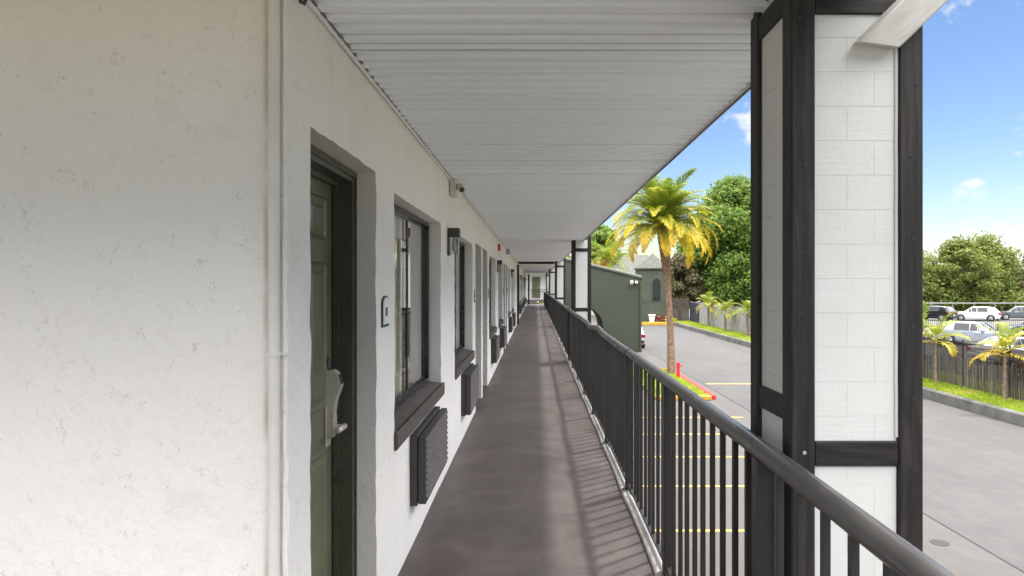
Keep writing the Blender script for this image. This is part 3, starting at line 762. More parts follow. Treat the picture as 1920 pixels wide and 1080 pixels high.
def make_plate():
    p = empty('number_plate', (0, 0, 0))
    def arch(w, h, n=10):
        r = w; pts = [(-w, -h), (w, -h)]
        for k in range(n+1):
            t = math.pi*k/n; pts.append((w*math.cos(t), h-w*.55+.55*w*math.sin(t)))
        return pts
    obj('backing', MB().prism(arch(.072, .075), lambda y, z: (.001, y, z), lambda y, z: (.008, y, z)), M['black'], p)
    obj('face_plate', MB().prism(arch(.060, .064), lambda y, z: (.0085, y, z+.002), lambda y, z: (.011, y, z+.002)), M['white'], p)
    obj('number_window', MB().box(.0115, .0125, -.020, .020, -.022, .018), M['dgrey'], p)
    return p
pl0 = make_plate()
for i, (y, s) in enumerate(DOORS):
    o = pl0 if i == 0 else copy_tree(pl0)
    o.location = (XW, y-s*.62, F+1.415)
    tag(o, 'small arched room plate beside the '+ORD[i]+' door counting along the walkway', 'room plate', 'room plates beside the doors')

cb = empty('corner_camera', (XW, 5.88, TOP-.075), 'off-white box camera at the soffit above the first wall lamp', 'camera')
obj('junction_box', MB().bbox(.001, .055, -.07, .07, -.07, .072, .006), M['offwhite'], cb)
obj('swivel', MB().tube([(.055, 0, .02), (.085, -.01, .0)], .018, 10), M['offwhite'], cb, smooth=True)
obj('lens_barrel', MB().tube([(.08, -.03, .015), (.105, -.085, -.02)], .030, 12), M['offwhite'], cb, smooth=True)
obj('lens', MB().tube([(.1055, -.086, -.0205), (.108, -.091, -.0235)], .022, 12), M['dgrey'], cb)
al = empty('fire_alarm', (XW, 13.3, F+2.28), 'red fire alarm strobe high on the wall past the second lamp', 'fire alarm')
obj('alarm_body', MB().bbox(.001, .05, -.06, .06, -.065, .065, .006), M['red'], al)
obj('strobe', MB().bbox(.0505, .066, -.03, .03, -.045, -.012, .004), M['white'], al)
sb = empty('speaker_box', (XW, 17.0, TOP-.07), 'small grey box under the soffit beyond the red alarm', 'speaker')
obj('shell', MB().bbox(.001, .09, -.08, .08, -.07, .06, .008), M['galv'], sb)
obj('grille', MB().bbox(.0905, .094, -.06, .06, -.05, .045, .002), M['dgrey'], sb)

# ------------------------------------------------------------------ far end of the walkway
er = empty('end_railing', (0, 55.9, F), 'low black railing closing the far end of the walkway', 'railing')
e = MB().box(XW+.35, RX-.05, -.02, .02, 1.0, 1.05)
obj('top_rail', e, M['metal'], er)
for x in np.arange(XW+.4, RX-.05, .16): obj('baluster', MB().box(x-.009, x+.009, -.009, .009, .001, .999), M['metal'], er)
mpart('end_frame', MB().box(-.62, -.48, 55.6, 55.75, F+.002, TOP-.01), M['wood'])
fb = empty('far_wing', (0, 72, 0), 'far white motel wing with a green door beyond the walkway end', 'building')
obj('wall', MB().box(-6, 3.2, 0, 5, 0, 6.4), M['reveal'], fb)
dd = obj('door', MB().box(-.36, .50, -.06, -.002, 3.0, 5.2), M['door'], fb)
obj('door_handle', MB().box(.38, .44, -.10, -.061, 3.95, 4.2), M['steel'], dd)
ww = obj('window', MB().box(1.15, 2.5, -.05, -.002, 3.8, 5.15), M['wframe'], fb)
obj('pane', MB().box(1.22, 2.43, -.06, -.051, 3.87, 5.08), M['cglass'], ww)
obj('balcony_slab', MB().box(-6, 3.2, -2.0, -.002, 2.55, 2.8), M['sill'], fb)
rr = obj('balcony_rail', MB().box(-6, 3.2, -1.95, -1.9, 3.82, 3.88), M['metal'], fb)
bm_ = MB().box(-.012, .012, -1.94, -1.915, 2.801, 3.819).mesh('baluster')
for x in np.arange(-1.5, 3, .16): link('baluster', bm_, M['metal'], rr, (x, 0, 0))
obj('roof', MB().box(-6.3, 3.4, -2.4, 5.3, 6.401, 6.6), M['trim'], fb)

# ------------------------------------------------------------------ vegetation helpers
def quads_mesh(name, P, U, V, mat, ripe=None):
    """P centres (n,3), U, V half vectors; one quad each"""
    n = len(P); co = np.empty((n, 4, 3), np.float32)
    co[:, 0] = P-U-V; co[:, 1] = P+U-V; co[:, 2] = P+U+V; co[:, 3] = P-U+V
    return raw_mesh(name, co.reshape(-1, 3), mat, ripe)
def raw_mesh(name, co, mat, ripe=None):
    n = len(co)//4; me = bpy.data.meshes.new(name)
    me.vertices.add(len(co)); me.vertices.foreach_set('co', np.ascontiguousarray(co, np.float32).ravel())
    me.loops.add(n*4); me.loops.foreach_set('vertex_index', np.arange(n*4, dtype=np.int32))
    me.polygons.add(n); me.polygons.foreach_set('loop_start', np.arange(0, n*4, 4, dtype=np.int32))
    try: me.polygons.foreach_set('loop_total', np.full(n, 4, np.int32))
    except Exception: pass
    me.update(calc_edges=True); me.materials.append(mat)
    if ripe is not None:
        a = me.attributes.new('ripe', 'FLOAT', 'POINT'); a.data.foreach_set('value', np.ascontiguousarray(ripe, np.float32))
    return me
def unit(a): return a/np.maximum(np.linalg.norm(a, axis=1, keepdims=True), 1e-6)
def leaf_cloud(blobs, n, size, flat=.3, shell=.40):
    """n leaf clumps spread through overlapping blobs (x,y,z,rx,ry,rz), denser towards their skins"""
    B = np.array(blobs, float); wts = (B[:, 3]*B[:, 4]*B[:, 5])**(2/3); wts /= wts.sum()
    k = RNG.choice(len(B), n, p=wts); d = unit(RNG.normal(size=(n, 3)))
    r = shell+(1-shell)*RNG.random(n)**.6; r *= 1+.20*RNG.normal(size=n)
    P = B[k, :3]+d*B[k, 3:]*r[:, None]
    nrm = unit(d+RNG.normal(size=(n, 3))*.75+np.array([0, 0, flat]))
    t = unit(np.cross(nrm, RNG.normal(size=(n, 3)))); b = np.cross(nrm, t)
    s = size*(.55+.9*RNG.random(n))[:, None]
    return P, t*s, b*s*(.45+.4*RNG.random(n))[:, None]
def tree(name, x, y, H, spread, leafmat, n, size, label, group, nb=26, low=.3, seed=1, barkmat='bark', zbase=0., qs=(.20, .36)):
    rnd = random.Random(seed); t = empty(name, (x, y, zbase), label, 'tree', group)
    tr = MB(); tip = H*.55
    tr.tube([(0, 0, -.1), (.05*H*rnd.uniform(-.3, .3), 0, H*.2), (rnd.uniform(-.04, .04)*H, rnd.uniform(-.03, .03)*H, tip)], [H*.032, H*.024, H*.012], 9)
    blobs = []
    for k in range(nb):
        a = 2.399*k+rnd.uniform(-.4, .4); h = low+(1-low)*(k+.5)/nb
        prof = math.sin(math.pi*min(1, (h-low)/(1-low)*.86+.16))**.7
        rr = spread*prof*math.sqrt(rnd.uniform(.12, 1))*.82
        c = Vector((rr*math.cos(a), rr*math.sin(a), H*(low+(h-low)*.92)))
        q = spread*rnd.uniform(*qs); blobs.append((c.x, c.y, c.z, q*1.15, q*1.15, q*.75))
        if k % 2 == 0:
            s = Vector((0, 0, H*rnd.uniform(.2, .45))); mid = (s+c)/2+Vector((0, 0, -.04*H))
            tr.tube([s, mid, c], [H*.011, H*.007, H*.003], 6)
    obj('trunk', tr, M[barkmat], t, smooth=True)
    P, U, V = leaf_cloud(blobs, n, size)
    link('crown', quads_mesh('crown', P, U, V, M[leafmat]), M[leafmat], t)
    return t

# ------------------------------------------------------------------ palms
def frond_mesh(L, rise, droop, nleaf, leaf, ripe0, ripe1, seed, stiff=.35, width=.022):
    """a feather leaf that leaves the origin along +x at angle rise and bends down by droop along its length"""
    r = np.random.default_rng(seed); S = 26; pts = []; ang = rise; p = np.zeros(3); tang = []
    side = r.normal()*.05
    for i in range(S+1):
        pts.append(p.copy()); t = i/S
        d = np.array([math.cos(ang), side*t, math.sin(ang)]); d /= np.linalg.norm(d); tang.append(d)
        p = p+d*L/S; ang -= droop/S*(.15+1.7*t)
    pts = np.array(pts); tang = np.array(tang); co = []; rp = []
    def quad(a, b, c, d, q0, q1): co.extend((a, b, c, d)); rp.extend((q0, q0, q1, q1))
    for i in range(S):     # rachis as two crossed ribbons
        t = i/S; w = .022*L/2.8*(1-t)+.004
        sd = np.array([0, 1., 0]); up = np.cross(tang[i], sd)
        for e in (sd, up): quad(pts[i]-e*w, pts[i]+e*w, pts[i+1]+e*w*.9, pts[i+1]-e*w*.9, ripe0+.25, ripe0+.25)
    for k in range(nleaf):
        t = .10+.90*(k+r.random()*.5)/nleaf; f = t*S; i = min(S-1, int(f)); u = f-i
        b = pts[i]*(1-u)+pts[i+1]*u; tg = tang[i]; sd = np.array([0, 1., 0]); up = np.cross(sd, tg)*-1
        if up[2] < 0: up = -up
        ll = leaf*(math.sin(math.pi*min(1, .16+t*.80))**.6)*(1-.35*max(0, t-.8)/.2)*(.85+.3*r.random())
        for s in (-1, 1):
            d = sd*s*(.80+.15*r.normal())+tg*(.55+.5*t)+up*(stiff*(.4+.8*r.random())); d /= np.linalg.norm(d)
            m = b+d*ll*.55; d2 = d+np.array([0, 0, -.55*r.random()-.15]); d2 /= np.linalg.norm(d2); e = m+d2*ll*.45
            wv = np.cross(d, up); wv /= max(1e-6, np.linalg.norm(wv)); wv = wv*width*(.8+.4*r.random())
            q = ripe0+(ripe1-ripe0)*t**1.3
            quad(b-wv*.5, b+wv*.5, m+wv, m-wv, q, q+.08); quad(m-wv, m+wv, e+wv*.12, e-wv*.12, q+.08, q+.2)
    return np.array(co), np.array(rp)
def palm_crown(root, z, x0, y0, n, L, leaf, nleaf, mat, ripe_fn, rise_fn, droop_fn, seed, width=.022):
    for k in range(n):
        h = k/(n-1)                       # 0 lowest/oldest .. 1 youngest
        co, rp = frond_mesh(L*(.82+.3*random.random())*(1-.10*h), rise_fn(h)+random.uniform(-.12, .12), droop_fn(h)*random.uniform(.85, 1.2), nleaf, leaf, *ripe_fn(h), seed*1000+k, width=width)
        me = raw_mesh('frond', co, mat, rp)
        o = link('frond', me, mat, root, (x0, y0, z+.30*h)); o.rotation_euler = (random.uniform(-.25, .25), 0, 2.39996*k+random.uniform(-.25, .25))
def date_palm():
    t = empty('date_palm', (6.25, 32.2, .12), 'tall date palm with yellowing outer fronds on the red kerbed island', 'palm tree', 'palm trees')
    H = 6.9; pts = []; rad = []
    for k in range(25):
        u = k/24; pts.append((.16-.42*u+.10*math.sin(u*3), .1*u, H*u)); rad.append(.20-.07*min(1, u*3.2)+.03*u+(.09*max(0, u-.55)/.45))
    obj('trunk', MB().tube(pts, rad, 16), M['palmbark2'], t, smooth=True)
    boots = MB()
    for k in range(430):
        u = (k+.5)/430; a = 2.39996*k; i = min(23, int(u*24)); f = u*24-i
        c = Vector(pts[i])*(1-f)+Vector(pts[i+1])*f; r = rad[i]*(1-f)+rad[i+1]*f
        rd = Vector((math.cos(a), math.sin(a), 0)); tg = Vector((-math.sin(a), math.cos(a), 0)); b = c+rd*(r-.015)
        s = .060+.05*max(0, u-.5)*2; o_ = .030+.10*max(0, u-.6)
        boots.add([b-tg*s-Vector((0, 0, s*.7)), b+tg*s-Vector((0, 0, s*.7)), b+rd*o_+tg*s*.7+Vector((0, 0, s*.7)), b+rd*o_-tg*s*.7+Vector((0, 0, s*.7)), b+Vector((0, 0, s*1.6))],
                  [(0, 1, 2, 3), (3, 2, 4), (0, 3, 4), (1, 4, 2)])
    tag(obj('leaf_boots', boots, M['palmbark'], t), kind='stuff')
    tx, ty, tz = pts[-1]
    palm_crown(t, tz-.10, tx, ty, 88, 3.1, .54, 84, M['frond'],
               lambda h: (.24*(1-h)**1.2+.02, .95*(1-h)**.9+.04), lambda h: -.02+1.42*h**.95, lambda h: 2.05-1.0*h, 3, .016)
    return t
date_palm()
def other_palm(x, y, H, L, n, label, mat='frond2', seed=5, leaf=.3, lean=0., z=.2, ripe=.5, rise0=-.1, th=.09, group='palm trees'):
    t = empty('young_palm', (x, y, z), label, 'palm tree', group)
    pts = [(lean*u*u, 0, H*u) for u in np.linspace(0, 1, 8)]
    obj('trunk', MB().tube(pts, [th*1.5-th*.6*u for u in np.linspace(0, 1, 8)], 10), M['palmbark2'], t, smooth=True)
    palm_crown(t, H-.05, lean, 0, n, L, leaf, 26, M[mat], lambda h: (ripe*(1-h)+.08, .9*ripe*(1-h)+.35*ripe), lambda h: rise0+1.35*h, lambda h: 1.75-.7*h, seed, .022)
    return t
other_palm(16.4, 64.8, 1.95, 1.45, 16, 'small palm by the grey fence, next to the dark blue sheet', seed=11, leaf=.50, ripe=.60, z=.38)
other_palm(16.0, 57.6, 1.65, 1.25, 14, 'small palm by the grey fence, middle of the row of three', seed=12, leaf=.44, ripe=.45, z=.38)
other_palm(16.3, 52.6, 1.75, 1.25, 14, 'small palm by the grey fence, beside the near column edge', seed=13, leaf=.44, ripe=.35, z=.38)
other_palm(15.95, 27.2, 1.70, 1.35, 11, 'young palm in front of the reed fence, beside the near column', seed=21, leaf=.36, ripe=.75, rise0=-.2, th=.04, z=.36)
other_palm(15.75, 28.0, 1.9, 1.2, 7, 'upright young palm half hidden behind the near column', seed=22, leaf=.36, ripe=.3, rise0=.5, th=.07, z=.36)
other_palm(16.1, 23.4, 1.55, 1.3, 12, 'yellowing young palm in front of the reed fence at the picture edge', seed=23, leaf=.38, ripe=1.0, rise0=-.1, th=.05, z=.36)
bp = other_palm(5.7, 54.5, 6.3, 2.7, 40, 'palm with orange fruit stems behind the green brick wall', 'frond', 31, .5, ripe=.30, rise0=-.3, th=.2, z=.02)
P, U, V = leaf_cloud([(-.55, -.7, 5.6, .6, .5, .6), (-.9, -.5, 5.2, .4, .5, .6)], 900, .09)
link('fruit_stems', quads_mesh('fruit_stems', P, U, V, M['orange']), M['orange'], bp)

# island with red kerb, bollard
isl = struct('palm_island', MB().box(4.5, 6.58, 27.6, 33.9, .0, .12), M['turf'])
for (x0, x1, y0, y1) in ((6.6, 6.8, 25.7, 33.9), (4.5, 6.59, 33.91, 34.1)):
    obj('red_kerb', MB().bbox(x0, x1, y0, y1, .0, .17, .02), M['red'], isl)
obj('yellow_kerb', MB().bbox(4.5, 6.59, 25.5, 25.7, 0, .17, .02), M['yellow'], isl)
obj('island_turf', MB().box(4.52, 6.58, 25.71, 27.59, .0, .11), M['turf'], isl)
bo = empty('red_bollard', (6.42, 30.7, .115), 'red fire bollard with a side outlet beside the palm trunk', 'bollard')
obj('standpipe', MB().lathe([(.075, 0), (.075, .62), (.088, .63), (.088, .70), (.07, .73), (.02, .74)], (0, 0, 0), 16), M['red'], bo, smooth=True)
obj('outlet', MB().tube([(.06, 0, .58), (.15, 0, .57)], .035, 10), M['red'], bo, smooth=True)
obj('outlet_cap', MB().tube([(.151, 0, .57), (.18, 0, .565)], .04, 10), M['dgrey'], bo, smooth=True)

# ------------------------------------------------------------------ green brick wall with arch, tower
gw = empty('green_arch_wall', (4, 44, 0), 'dark green brick wall with a sloping coping and an arched opening', 'wall')
def arch_wall():
    ztop = lambda x: 4.72+.245*(6.84-x)
    out = [(1.25, 0), (1.55, 0), (1.55, 1.6)]
    for k in range(1, 14):
        t = math.pi*(1-k/14); out.append((2.96+1.41*math.cos(t), 1.6+1.36*math.sin(t)))
    out += [(4.37, 1.6), (4.37, 0), (6.84, 0), (6.84, ztop(6.84)), (1.25, ztop(1.25))]
    bm = bmesh.new(); f0 = bm.faces.new([bm.verts.new((x-4, 0, z)) for x, z in out])
    ex = bmesh.ops.extrude_face_region(bm, geom=[f0]); vs = [g for g in ex['geom'] if isinstance(g, bmesh.types.BMVert)]
    bmesh.ops.translate(bm, verts=vs, vec=(0, 1.4, 0)); bmesh.ops.triangulate(bm, faces=bm.faces[:])
    bmesh.ops.recalc_face_normals(bm, faces=bm.faces[:])
    me = bpy.data.meshes.new('brickwork'); bm.to_mesh(me); bm.free()
    link('brickwork', me, M['gbrick'], gw)
    bm = bmesh.new(); f0 = bm.faces.new([bm.verts.new((min(x, 5.3)-4, 1.402, min(z, 4.6))) for x, z in out])
    ex = bmesh.ops.extrude_face_region(bm, geom=[f0]); vs = [g for g in ex['geom'] if isinstance(g, bmesh.types.BMVert)]
    bmesh.ops.translate(bm, verts=vs, vec=(0, 3.0, 0)); bmesh.ops.triangulate(bm, faces=bm.faces[:]); bmesh.ops.recalc_face_normals(bm, faces=bm.faces[:])
    me = bpy.data.meshes.new('vault'); bm.to_mesh(me); bm.free(); link('vault', me, M['gplain'], gw)
    sl = -.245
    for (a, b) in [(1.25+k*.70, 1.25+(k+1)*.70-.012) for k in range(8)]:
        q = MB().tube([(a-4, .35, ztop(a)+.06), (b-4, .35, ztop(b)+.06)], .16, 10)
        obj('coping_tile', q, M['gtrim'], gw, smooth=True)
    obj('coping_slab', MB().prism([(1.25, ztop(1.25)), (6.9, ztop(6.9)), (6.9, ztop(6.9)+.05), (1.25, ztop(1.25)+.05)], lambda x, z: (x-4, -.08, z), lambda x, z: (x-4, 1.5, z)), M['gtrim'], gw)
    obj('drain_pipe', MB().tube([(2.84-.08, -.07, 4.4), (2.84-.08, -.07, .1)], .05, 8), M['gtrim'], gw, smooth=True)
arch_wall()
sc_ = empty('security_light', (6.25, 43.85, 4.52), 'twin white security lights at the end of the green brick wall', 'light')
obj('bracket', MB().bbox(-.2, .35, .05, .148, -.07, .05, .01), M['gtrim'], sc_)
for x in (-.06, .24): obj('lamp_head', MB().tube([(x, .05, 0), (x-.02, -.10, -.02), (x-.03, -.18, -.04)], [.05, .125 if x < 0 else .09, .12 if x < 0 else .085], 12), M['white'], sc_, smooth=True)
obj('sensor', MB().tube([(-.08, -.181, -.04), (-.082, -.2, -.045)], .045, 10), M['black'], sc_)

tw = empty('green_tower', (13.25, 77.2, 0), 'green octagonal corner tower with an arched window and low pointed roof', 'tower')
def octo(r, z): return [(r*math.cos(R(22.5+45*k)), r*math.sin(R(22.5+45*k)), z) for k in range(8)]
def ring_mesh(rs):
    vs = []; fs = []
    for r, z in rs: vs += octo(r, z)
    for i in range(len(rs)-1):
        for k in range(8): fs.append((8*i+k, 8*i+(k+1) % 8, 8*i+8+(k+1) % 8, 8*i+8+k))
    fs.append(tuple(range(8))[::-1]); fs.append(tuple(8*(len(rs)-1)+k for k in range(8))); return MB().add(vs, fs)
obj('wall', ring_mesh([(2.0, 0), (2.0, 6.1)]), M['gplain'], tw)
obj('band', ring_mesh([(2.03, 2.45), (2.03, 2.55)]), M['gtrim'], tw)
obj('roof', ring_mesh([(2.25, 6.1), (2.25, 6.22), (.06, 7.85), (.02, 7.95)]), M['roofg'], tw)
yf = -2.0*math.cos(R(22.5))
wa = [(-.5, 2.55)]+[(-.5, 4.6)]+[(-.5*math.cos(math.pi*k/8), 4.6+.55*math.sin(math.pi*k/8)) for k in range(1, 8)]+[(.5, 4.6), (.5, 2.55)]
wd = obj('window', MB().prism(wa, lambda x, z: (x+.1, yf-.05, z), lambda x, z: (x+.1, yf-.002, z)), M['gtrim'], tw)
obj('pane', MB().prism([(x*.84, 2.62+(z-2.55)*.95) for x, z in wa], lambda x, z: (x+.1, yf-.07, z), lambda x, z: (x+.1, yf-.051, z)), M['cglass'], wd)
lb = empty('lobby_building', (12.2, 84, 0), 'low building with a grey-green hipped roof behind the tower', 'building')
obj('wall', MB().box(-2.4, 3.2, -3, 6, 0, 5.6), M['curtain'], lb)
obj('roof', MB().add([(-2.9, -3.6, 5.6), (3.6, -3.6, 5.6), (3.6, 6.6, 5.6), (-2.9, 6.6, 5.6), (-1.2, 1.5, 8.1), (1.8, 1.5, 8.1)], [(0, 1, 5, 4), (1, 2, 5), (2, 3, 4, 5), (3, 0, 4), (0, 3, 2, 1)]), M['roofg'], lb)
pi_ = struct('planting_island', MB().box(11.7, 15.2, 73.9, 75.1, 0, .12), M['soil'])
obj('yellow_kerb', MB().bbox(11.5, 15.1, 73.55, 73.85, 0, .34, .03), M['yellow'], pi_)
pot = empty('flower_pot', (12.7, 74.4, .12), 'white tapered flower pot at the foot of the green tower', 'pot')
obj('pot', MB().lathe([(.25, 0), (.36, .85), (.42, .86), (.42, 1.0), (.34, 1.0), (.33, .9), (.02, .9)], (0, 0, 0), 16), M['white'], pot, smooth=True)
for nm, x, y, r, mt, lab in (('red_shrub', 13.5, 74.45, .45, 'redleaf', 'dark red shrub on the yellow kerbed island beside the white pot'), ('yellow_shrub', 14.6, 74.45, .42, 'flower', 'yellow flowering shrub on the yellow kerbed island')):
    s = empty(nm, (x, y, .12), lab, 'shrub')
    P, U, V = leaf_cloud([(0, 0, r*1.0, r*1.3, r, r*1.0), (.35, 0, r*.8, r, r*.8, r*.7)], 900, .07)
    link('foliage', quads_mesh('foliage', P, U, V, M[mt]), M[mt], s)
    obj('stem', MB().tube([(0, 0, -.02), (.03, 0, r)], [.03, .015], 6), M['bark'], s)

# ------------------------------------------------------------------ fences
def board_fence(name, x0, y0, x1, y1, h, mat, label, step=.15, z=.37):
    t = empty(name, (x0, y0, z), label, 'fence'); d = Vector((x1-x0, y1-y0, 0)); L = d.length; d.normalize(); n = Vector((-d.y, d.x, 0))
    mb = MB(); k = 0
    for s in np.arange(0, L, step):
        hh = h+random.uniform(-.03, .03); p = d*s+n*random.uniform(-.006, .006); q = p+d*(step-.012)
        a = n*.011
        mb.add([p-a, q-a, q+a, p+a]+[v+Vector((0, 0, hh)) for v in (p-a, q-a, q+a, p+a)], [(0,3,2,1),(4,5,6,7),(0,1,5,4),(1,2,6,5),(2,3,7,6),(3,0,4,7)])
    tag(obj('boards', mb, mat, t), kind='stuff')
    pm = MB().box(-.05, .05, -.05, .05, -.1, h+.05).mesh('post')
    for s in np.arange(0, L+.1, 2.4): link('post', pm, mat, t, d*s+n*.07)
    return t
board_fence('grey_fence', 16.8, 74, 16.8, 34.2, 2.15, M['greyfence'], 'long weathered grey board fence behind the row of small palms')
board_fence('brown_fence', 15.2, 75.5, 17.0, 75.5, 2.5, M['brownfence'], 'dark brown board fence between the green tower and the grey fence')
tp = obj('blue_sheet', MB().box(0, .03, -4, 0, .1, 2.1), M['tarp'], None, (16.72, 74, .37)); tag(tp, 'dark blue sheet hung on the fence corner behind the small palm', 'sheet')
def reed_fence():
    t = empty('reed_fence', (16.3, 34, .37), 'low reed fence with black screening along the grass verge', 'fence')
    L = 24; h = 1.78; co = []; r = np.random.default_rng(4)
    n = 950
    for k in range(n):
        y = -L*k/n; w = .007+.011*r.random(); tx = .02*r.normal(); b = .05*r.random(); hh = 1.0+.22*r.random()
        lean = .03*r.normal(); x = .012*r.normal()
        co += [(x, y-w, b), (x, y+w, b), (x+tx, y+w+lean, hh), (x+tx, y-w+lean, hh)]
        if r.random() < .15: co += [(x+tx, y-w+lean, hh), (x+tx, y+w+lean, hh), (x+tx, y+w+lean*1.6, hh+.5*r.random()), (x+tx, y-w+lean*1.6, hh+.5*r.random())]
    me = raw_mesh('reeds', np.array(co), M['reed']); o = link('reeds', me, M['reed'], t); tag(o, kind='stuff')
    obj('screen', MB().add([(.05+.02*math.sin(i*.9), -L*i/60, .0) for i in range(61)]+[(.05+.02*math.sin(i*.9+1), -L*i/60, h-.03*abs(math.sin(i*1.3))) for i in range(61)], [(i, i+1, 62+i, 61+i) for i in range(60)]), M['screen'], t)
    pm = MB().tube([(.1, 0, -.1), (.1, 0, h+.08)], .03, 8).mesh('post')
    for y in np.arange(0, L, 2.6): link('post', pm, M['dgrey'], t, (0, -y, 0))
    obj('top_wire', MB().tube([(.1, 0, h+.03), (.1, -L, h+.03)], .012, 6), M['dgrey'], t)
reed_fence()
# black post and rail fence inside the neighbouring lot, guard rail at its far side
lf = empty('lot_fence', (30, 52, 0), 'thin black fence with posts inside the neighbouring car park', 'fence')
obj('rail', MB().box(-1, 16, -.03, .03, 1.62, 1.70), M['metal'], lf)
obj('rail', MB().box(-1, 16, -.02, .02, .25, .30), M['metal'], lf)
pm = MB().box(-.05, .05, -.05, .05, 0, 1.75).mesh('post')
for x in np.arange(-.8, 16, 3.0): link('post', pm, M['metal'], lf, (x, 0, 0))
pm = MB().box(-.009, .009, -.009, .009, .30, 1.62).mesh('picket')
for x in np.arange(-.65, 16, .15): link('picket', pm, M['metal'], lf, (x, 0, 0))
gr_ = empty('guard_rail', (60, 98, 0), 'pale metal guard rail along the far side of the car park', 'guard rail')
obj('beam', MB().bbox(-22, 45, -.06, .06, 1.66, 1.80, .03), M['galv'], gr_)
pm = MB().box(-.06, .06, .061, .18, 0, 1.8).mesh('post')
for x in np.arange(-21, 45, 3): link('post', pm, M['galv'], gr_, (x, 0, 0))

# ------------------------------------------------------------------ trees
tree('oak_tree', 24.5, 84, 17.6, 8.2, 'oak', 90000, .13, 'large dense dark green tree behind the grey fence', None, 84, .13, 3, qs=(.12, .27))
tree('background_tree', 9.5, 96, 12.8, 4.2, 'oak', 9000, .22, 'dark green tree rising behind the palm crown', 'trees beyond the fences', 18, .3, 14)
tree('feathery_tree', 17.4, 82, 8.4, 2.6, 'dry', 11000, .12, 'brownish feathery tree between the tower and the large dark tree', None, 20, .22, 4)
tree('pale_shrub_tree', 27, 74, 4.6, 4.0, 'oak2', 9000, .13, 'pale green shrubby tree just above the grey fence', None, 18, .15, 6)
spec = [(58.5, 108, 10.6, 5.2, 'oak2', 31), (66, 106, 11.4, 5.0, 'oak2', 32), (72.5, 110, 12.2, 5.6, 'oak2', 33), (80.5, 108, 10.8, 4.8, 'dry', 34), (88.5, 112, 9.4, 4.2, 'oak2', 35), (98, 120, 13, 5.6, 'oak2', 36), (63, 118, 11.0, 5.6, 'oak', 37), (80, 119, 10.6, 6, 'oak', 38)]
labs = ['light green tree beside the near column behind the car park', 'darker green tree behind the black car', 'tall light green tree behind the white car, tallest of the row', 'thin brownish tree in the row behind the parked white car', 'low light tree at the dip in the tree row', 'light green tree at the right picture edge', 'dark tree deep behind the black car', 'dark tree deep behind the white car']
for (x, y, H, s, mt, sd), lab in zip(spec, labs):
    tree('background_tree', x, y, H, s*1.25, mt, 9500 if mt != 'dry' else 3200, .16, lab, 'trees beyond the fences', 34, .12, sd, qs=(.14, .30))
# undergrowth under the tree row
bl = [(x, 104+random.uniform(-1, 3), random.uniform(.8, 2.0), random.uniform(2, 3.2), 2, random.uniform(1.2, 2.2)) for x in np.arange(36, 112, 2.2)]
P, U, V = leaf_cloud(bl, 26000, .16)
tag(link('undergrowth', quads_mesh('undergrowth', P, U, V, M['oak2']), M['oak2']), 'dense green undergrowth below the tree row past the guard rail', 'undergrowth', kind='stuff')
bl = [(x, 130+random.uniform(-3, 6), random.uniform(3, 4.6), 5, 4, random.uniform(3, 4.5)) for x in np.arange(-40, 140, 5)]
P, U, V = leaf_cloud(bl, 30000, .35)
tag(link('far_woods', quads_mesh('far_woods', P, U, V, M['oak']), M['oak']), 'far dark woods behind everything along the horizon', 'woods', kind='stuff')
lp = empty('lot_lamp_post', (70, 113, 0), 'slim grey lamp post rising above the tree row', 'lamp post')
obj('pole', MB().tube([(0, 0, 0), (0, 0, 12.2)], [.12, .07], 8), M['galv'], lp, smooth=True)
obj('lamp_head', MB().bbox(-.9, .1, -.2, .2, 12.1, 12.4, .05), M['dgrey'], lp)

# grass blades on the verge and island
def grass(n, x0, x1, y0, y1, z, h):
    x = RNG.uniform(x0, x1, n); y = y0+(y1-y0)*RNG.random(n); P = np.stack([x, y, z(x)], 1)
    a = RNG.random(n)*6.283; w = np.stack([np.cos(a), np.sin(a), 0*a], 1)*(.012+.012*RNG.random(n))[:, None]
    hh = h*(.5+RNG.random(n)); tip = P+np.stack([RNG.normal(size=n)*.3*hh, RNG.normal(size=n)*.3*hh, hh], 1)
    co = np.stack([P-w, P+w, tip+w*.3, tip-w*.3], 1); return co.reshape(-1, 3)
co = np.concatenate([grass(34000, 15.07, 16.4, 14, 40, lambda x: .35+.0147*(x-15.06), .075), grass(26000, 15.07, 16.9, 40, 74, lambda x: .35+.0147*(x-15.06), .09)])
tag(link('grass', raw_mesh('grass', co, M['grass']), M['grass']), 'short bright green grass on the verge beside the kerb', 'grass', kind='stuff')
co = np.concatenate([grass(5000, 4.55, 6.55, 27.62, 33.8, lambda x: .12+0*x, .07), grass(2500, 4.55, 6.55, 25.75, 27.55, lambda x: .11+0*x, .07)])
tag(link('island_grass', raw_mesh('island_grass', co, M['grass']), M['grass']), 'short grass on the red kerbed palm island', 'grass', kind='stuff')
# weeds under end railing
P, U, V = leaf_cloud([(0, 60, 1.2, 1.2, .8, 1.2), (.5, 60, 2.0, .8, .7, .7)], 1500, .12)
sh = empty('courtyard_shrub', (0, 0, 0), 'yellow green shrub below the far walkway end', 'shrub')
link('foliage', quads_mesh('foliage', P, U, V, M['flower']), M['flower'], sh)
obj('stem', MB().tube([(0, 60, 0), (.1, 60, 1.2)], [.06, .03], 6), M['bark'], sh)

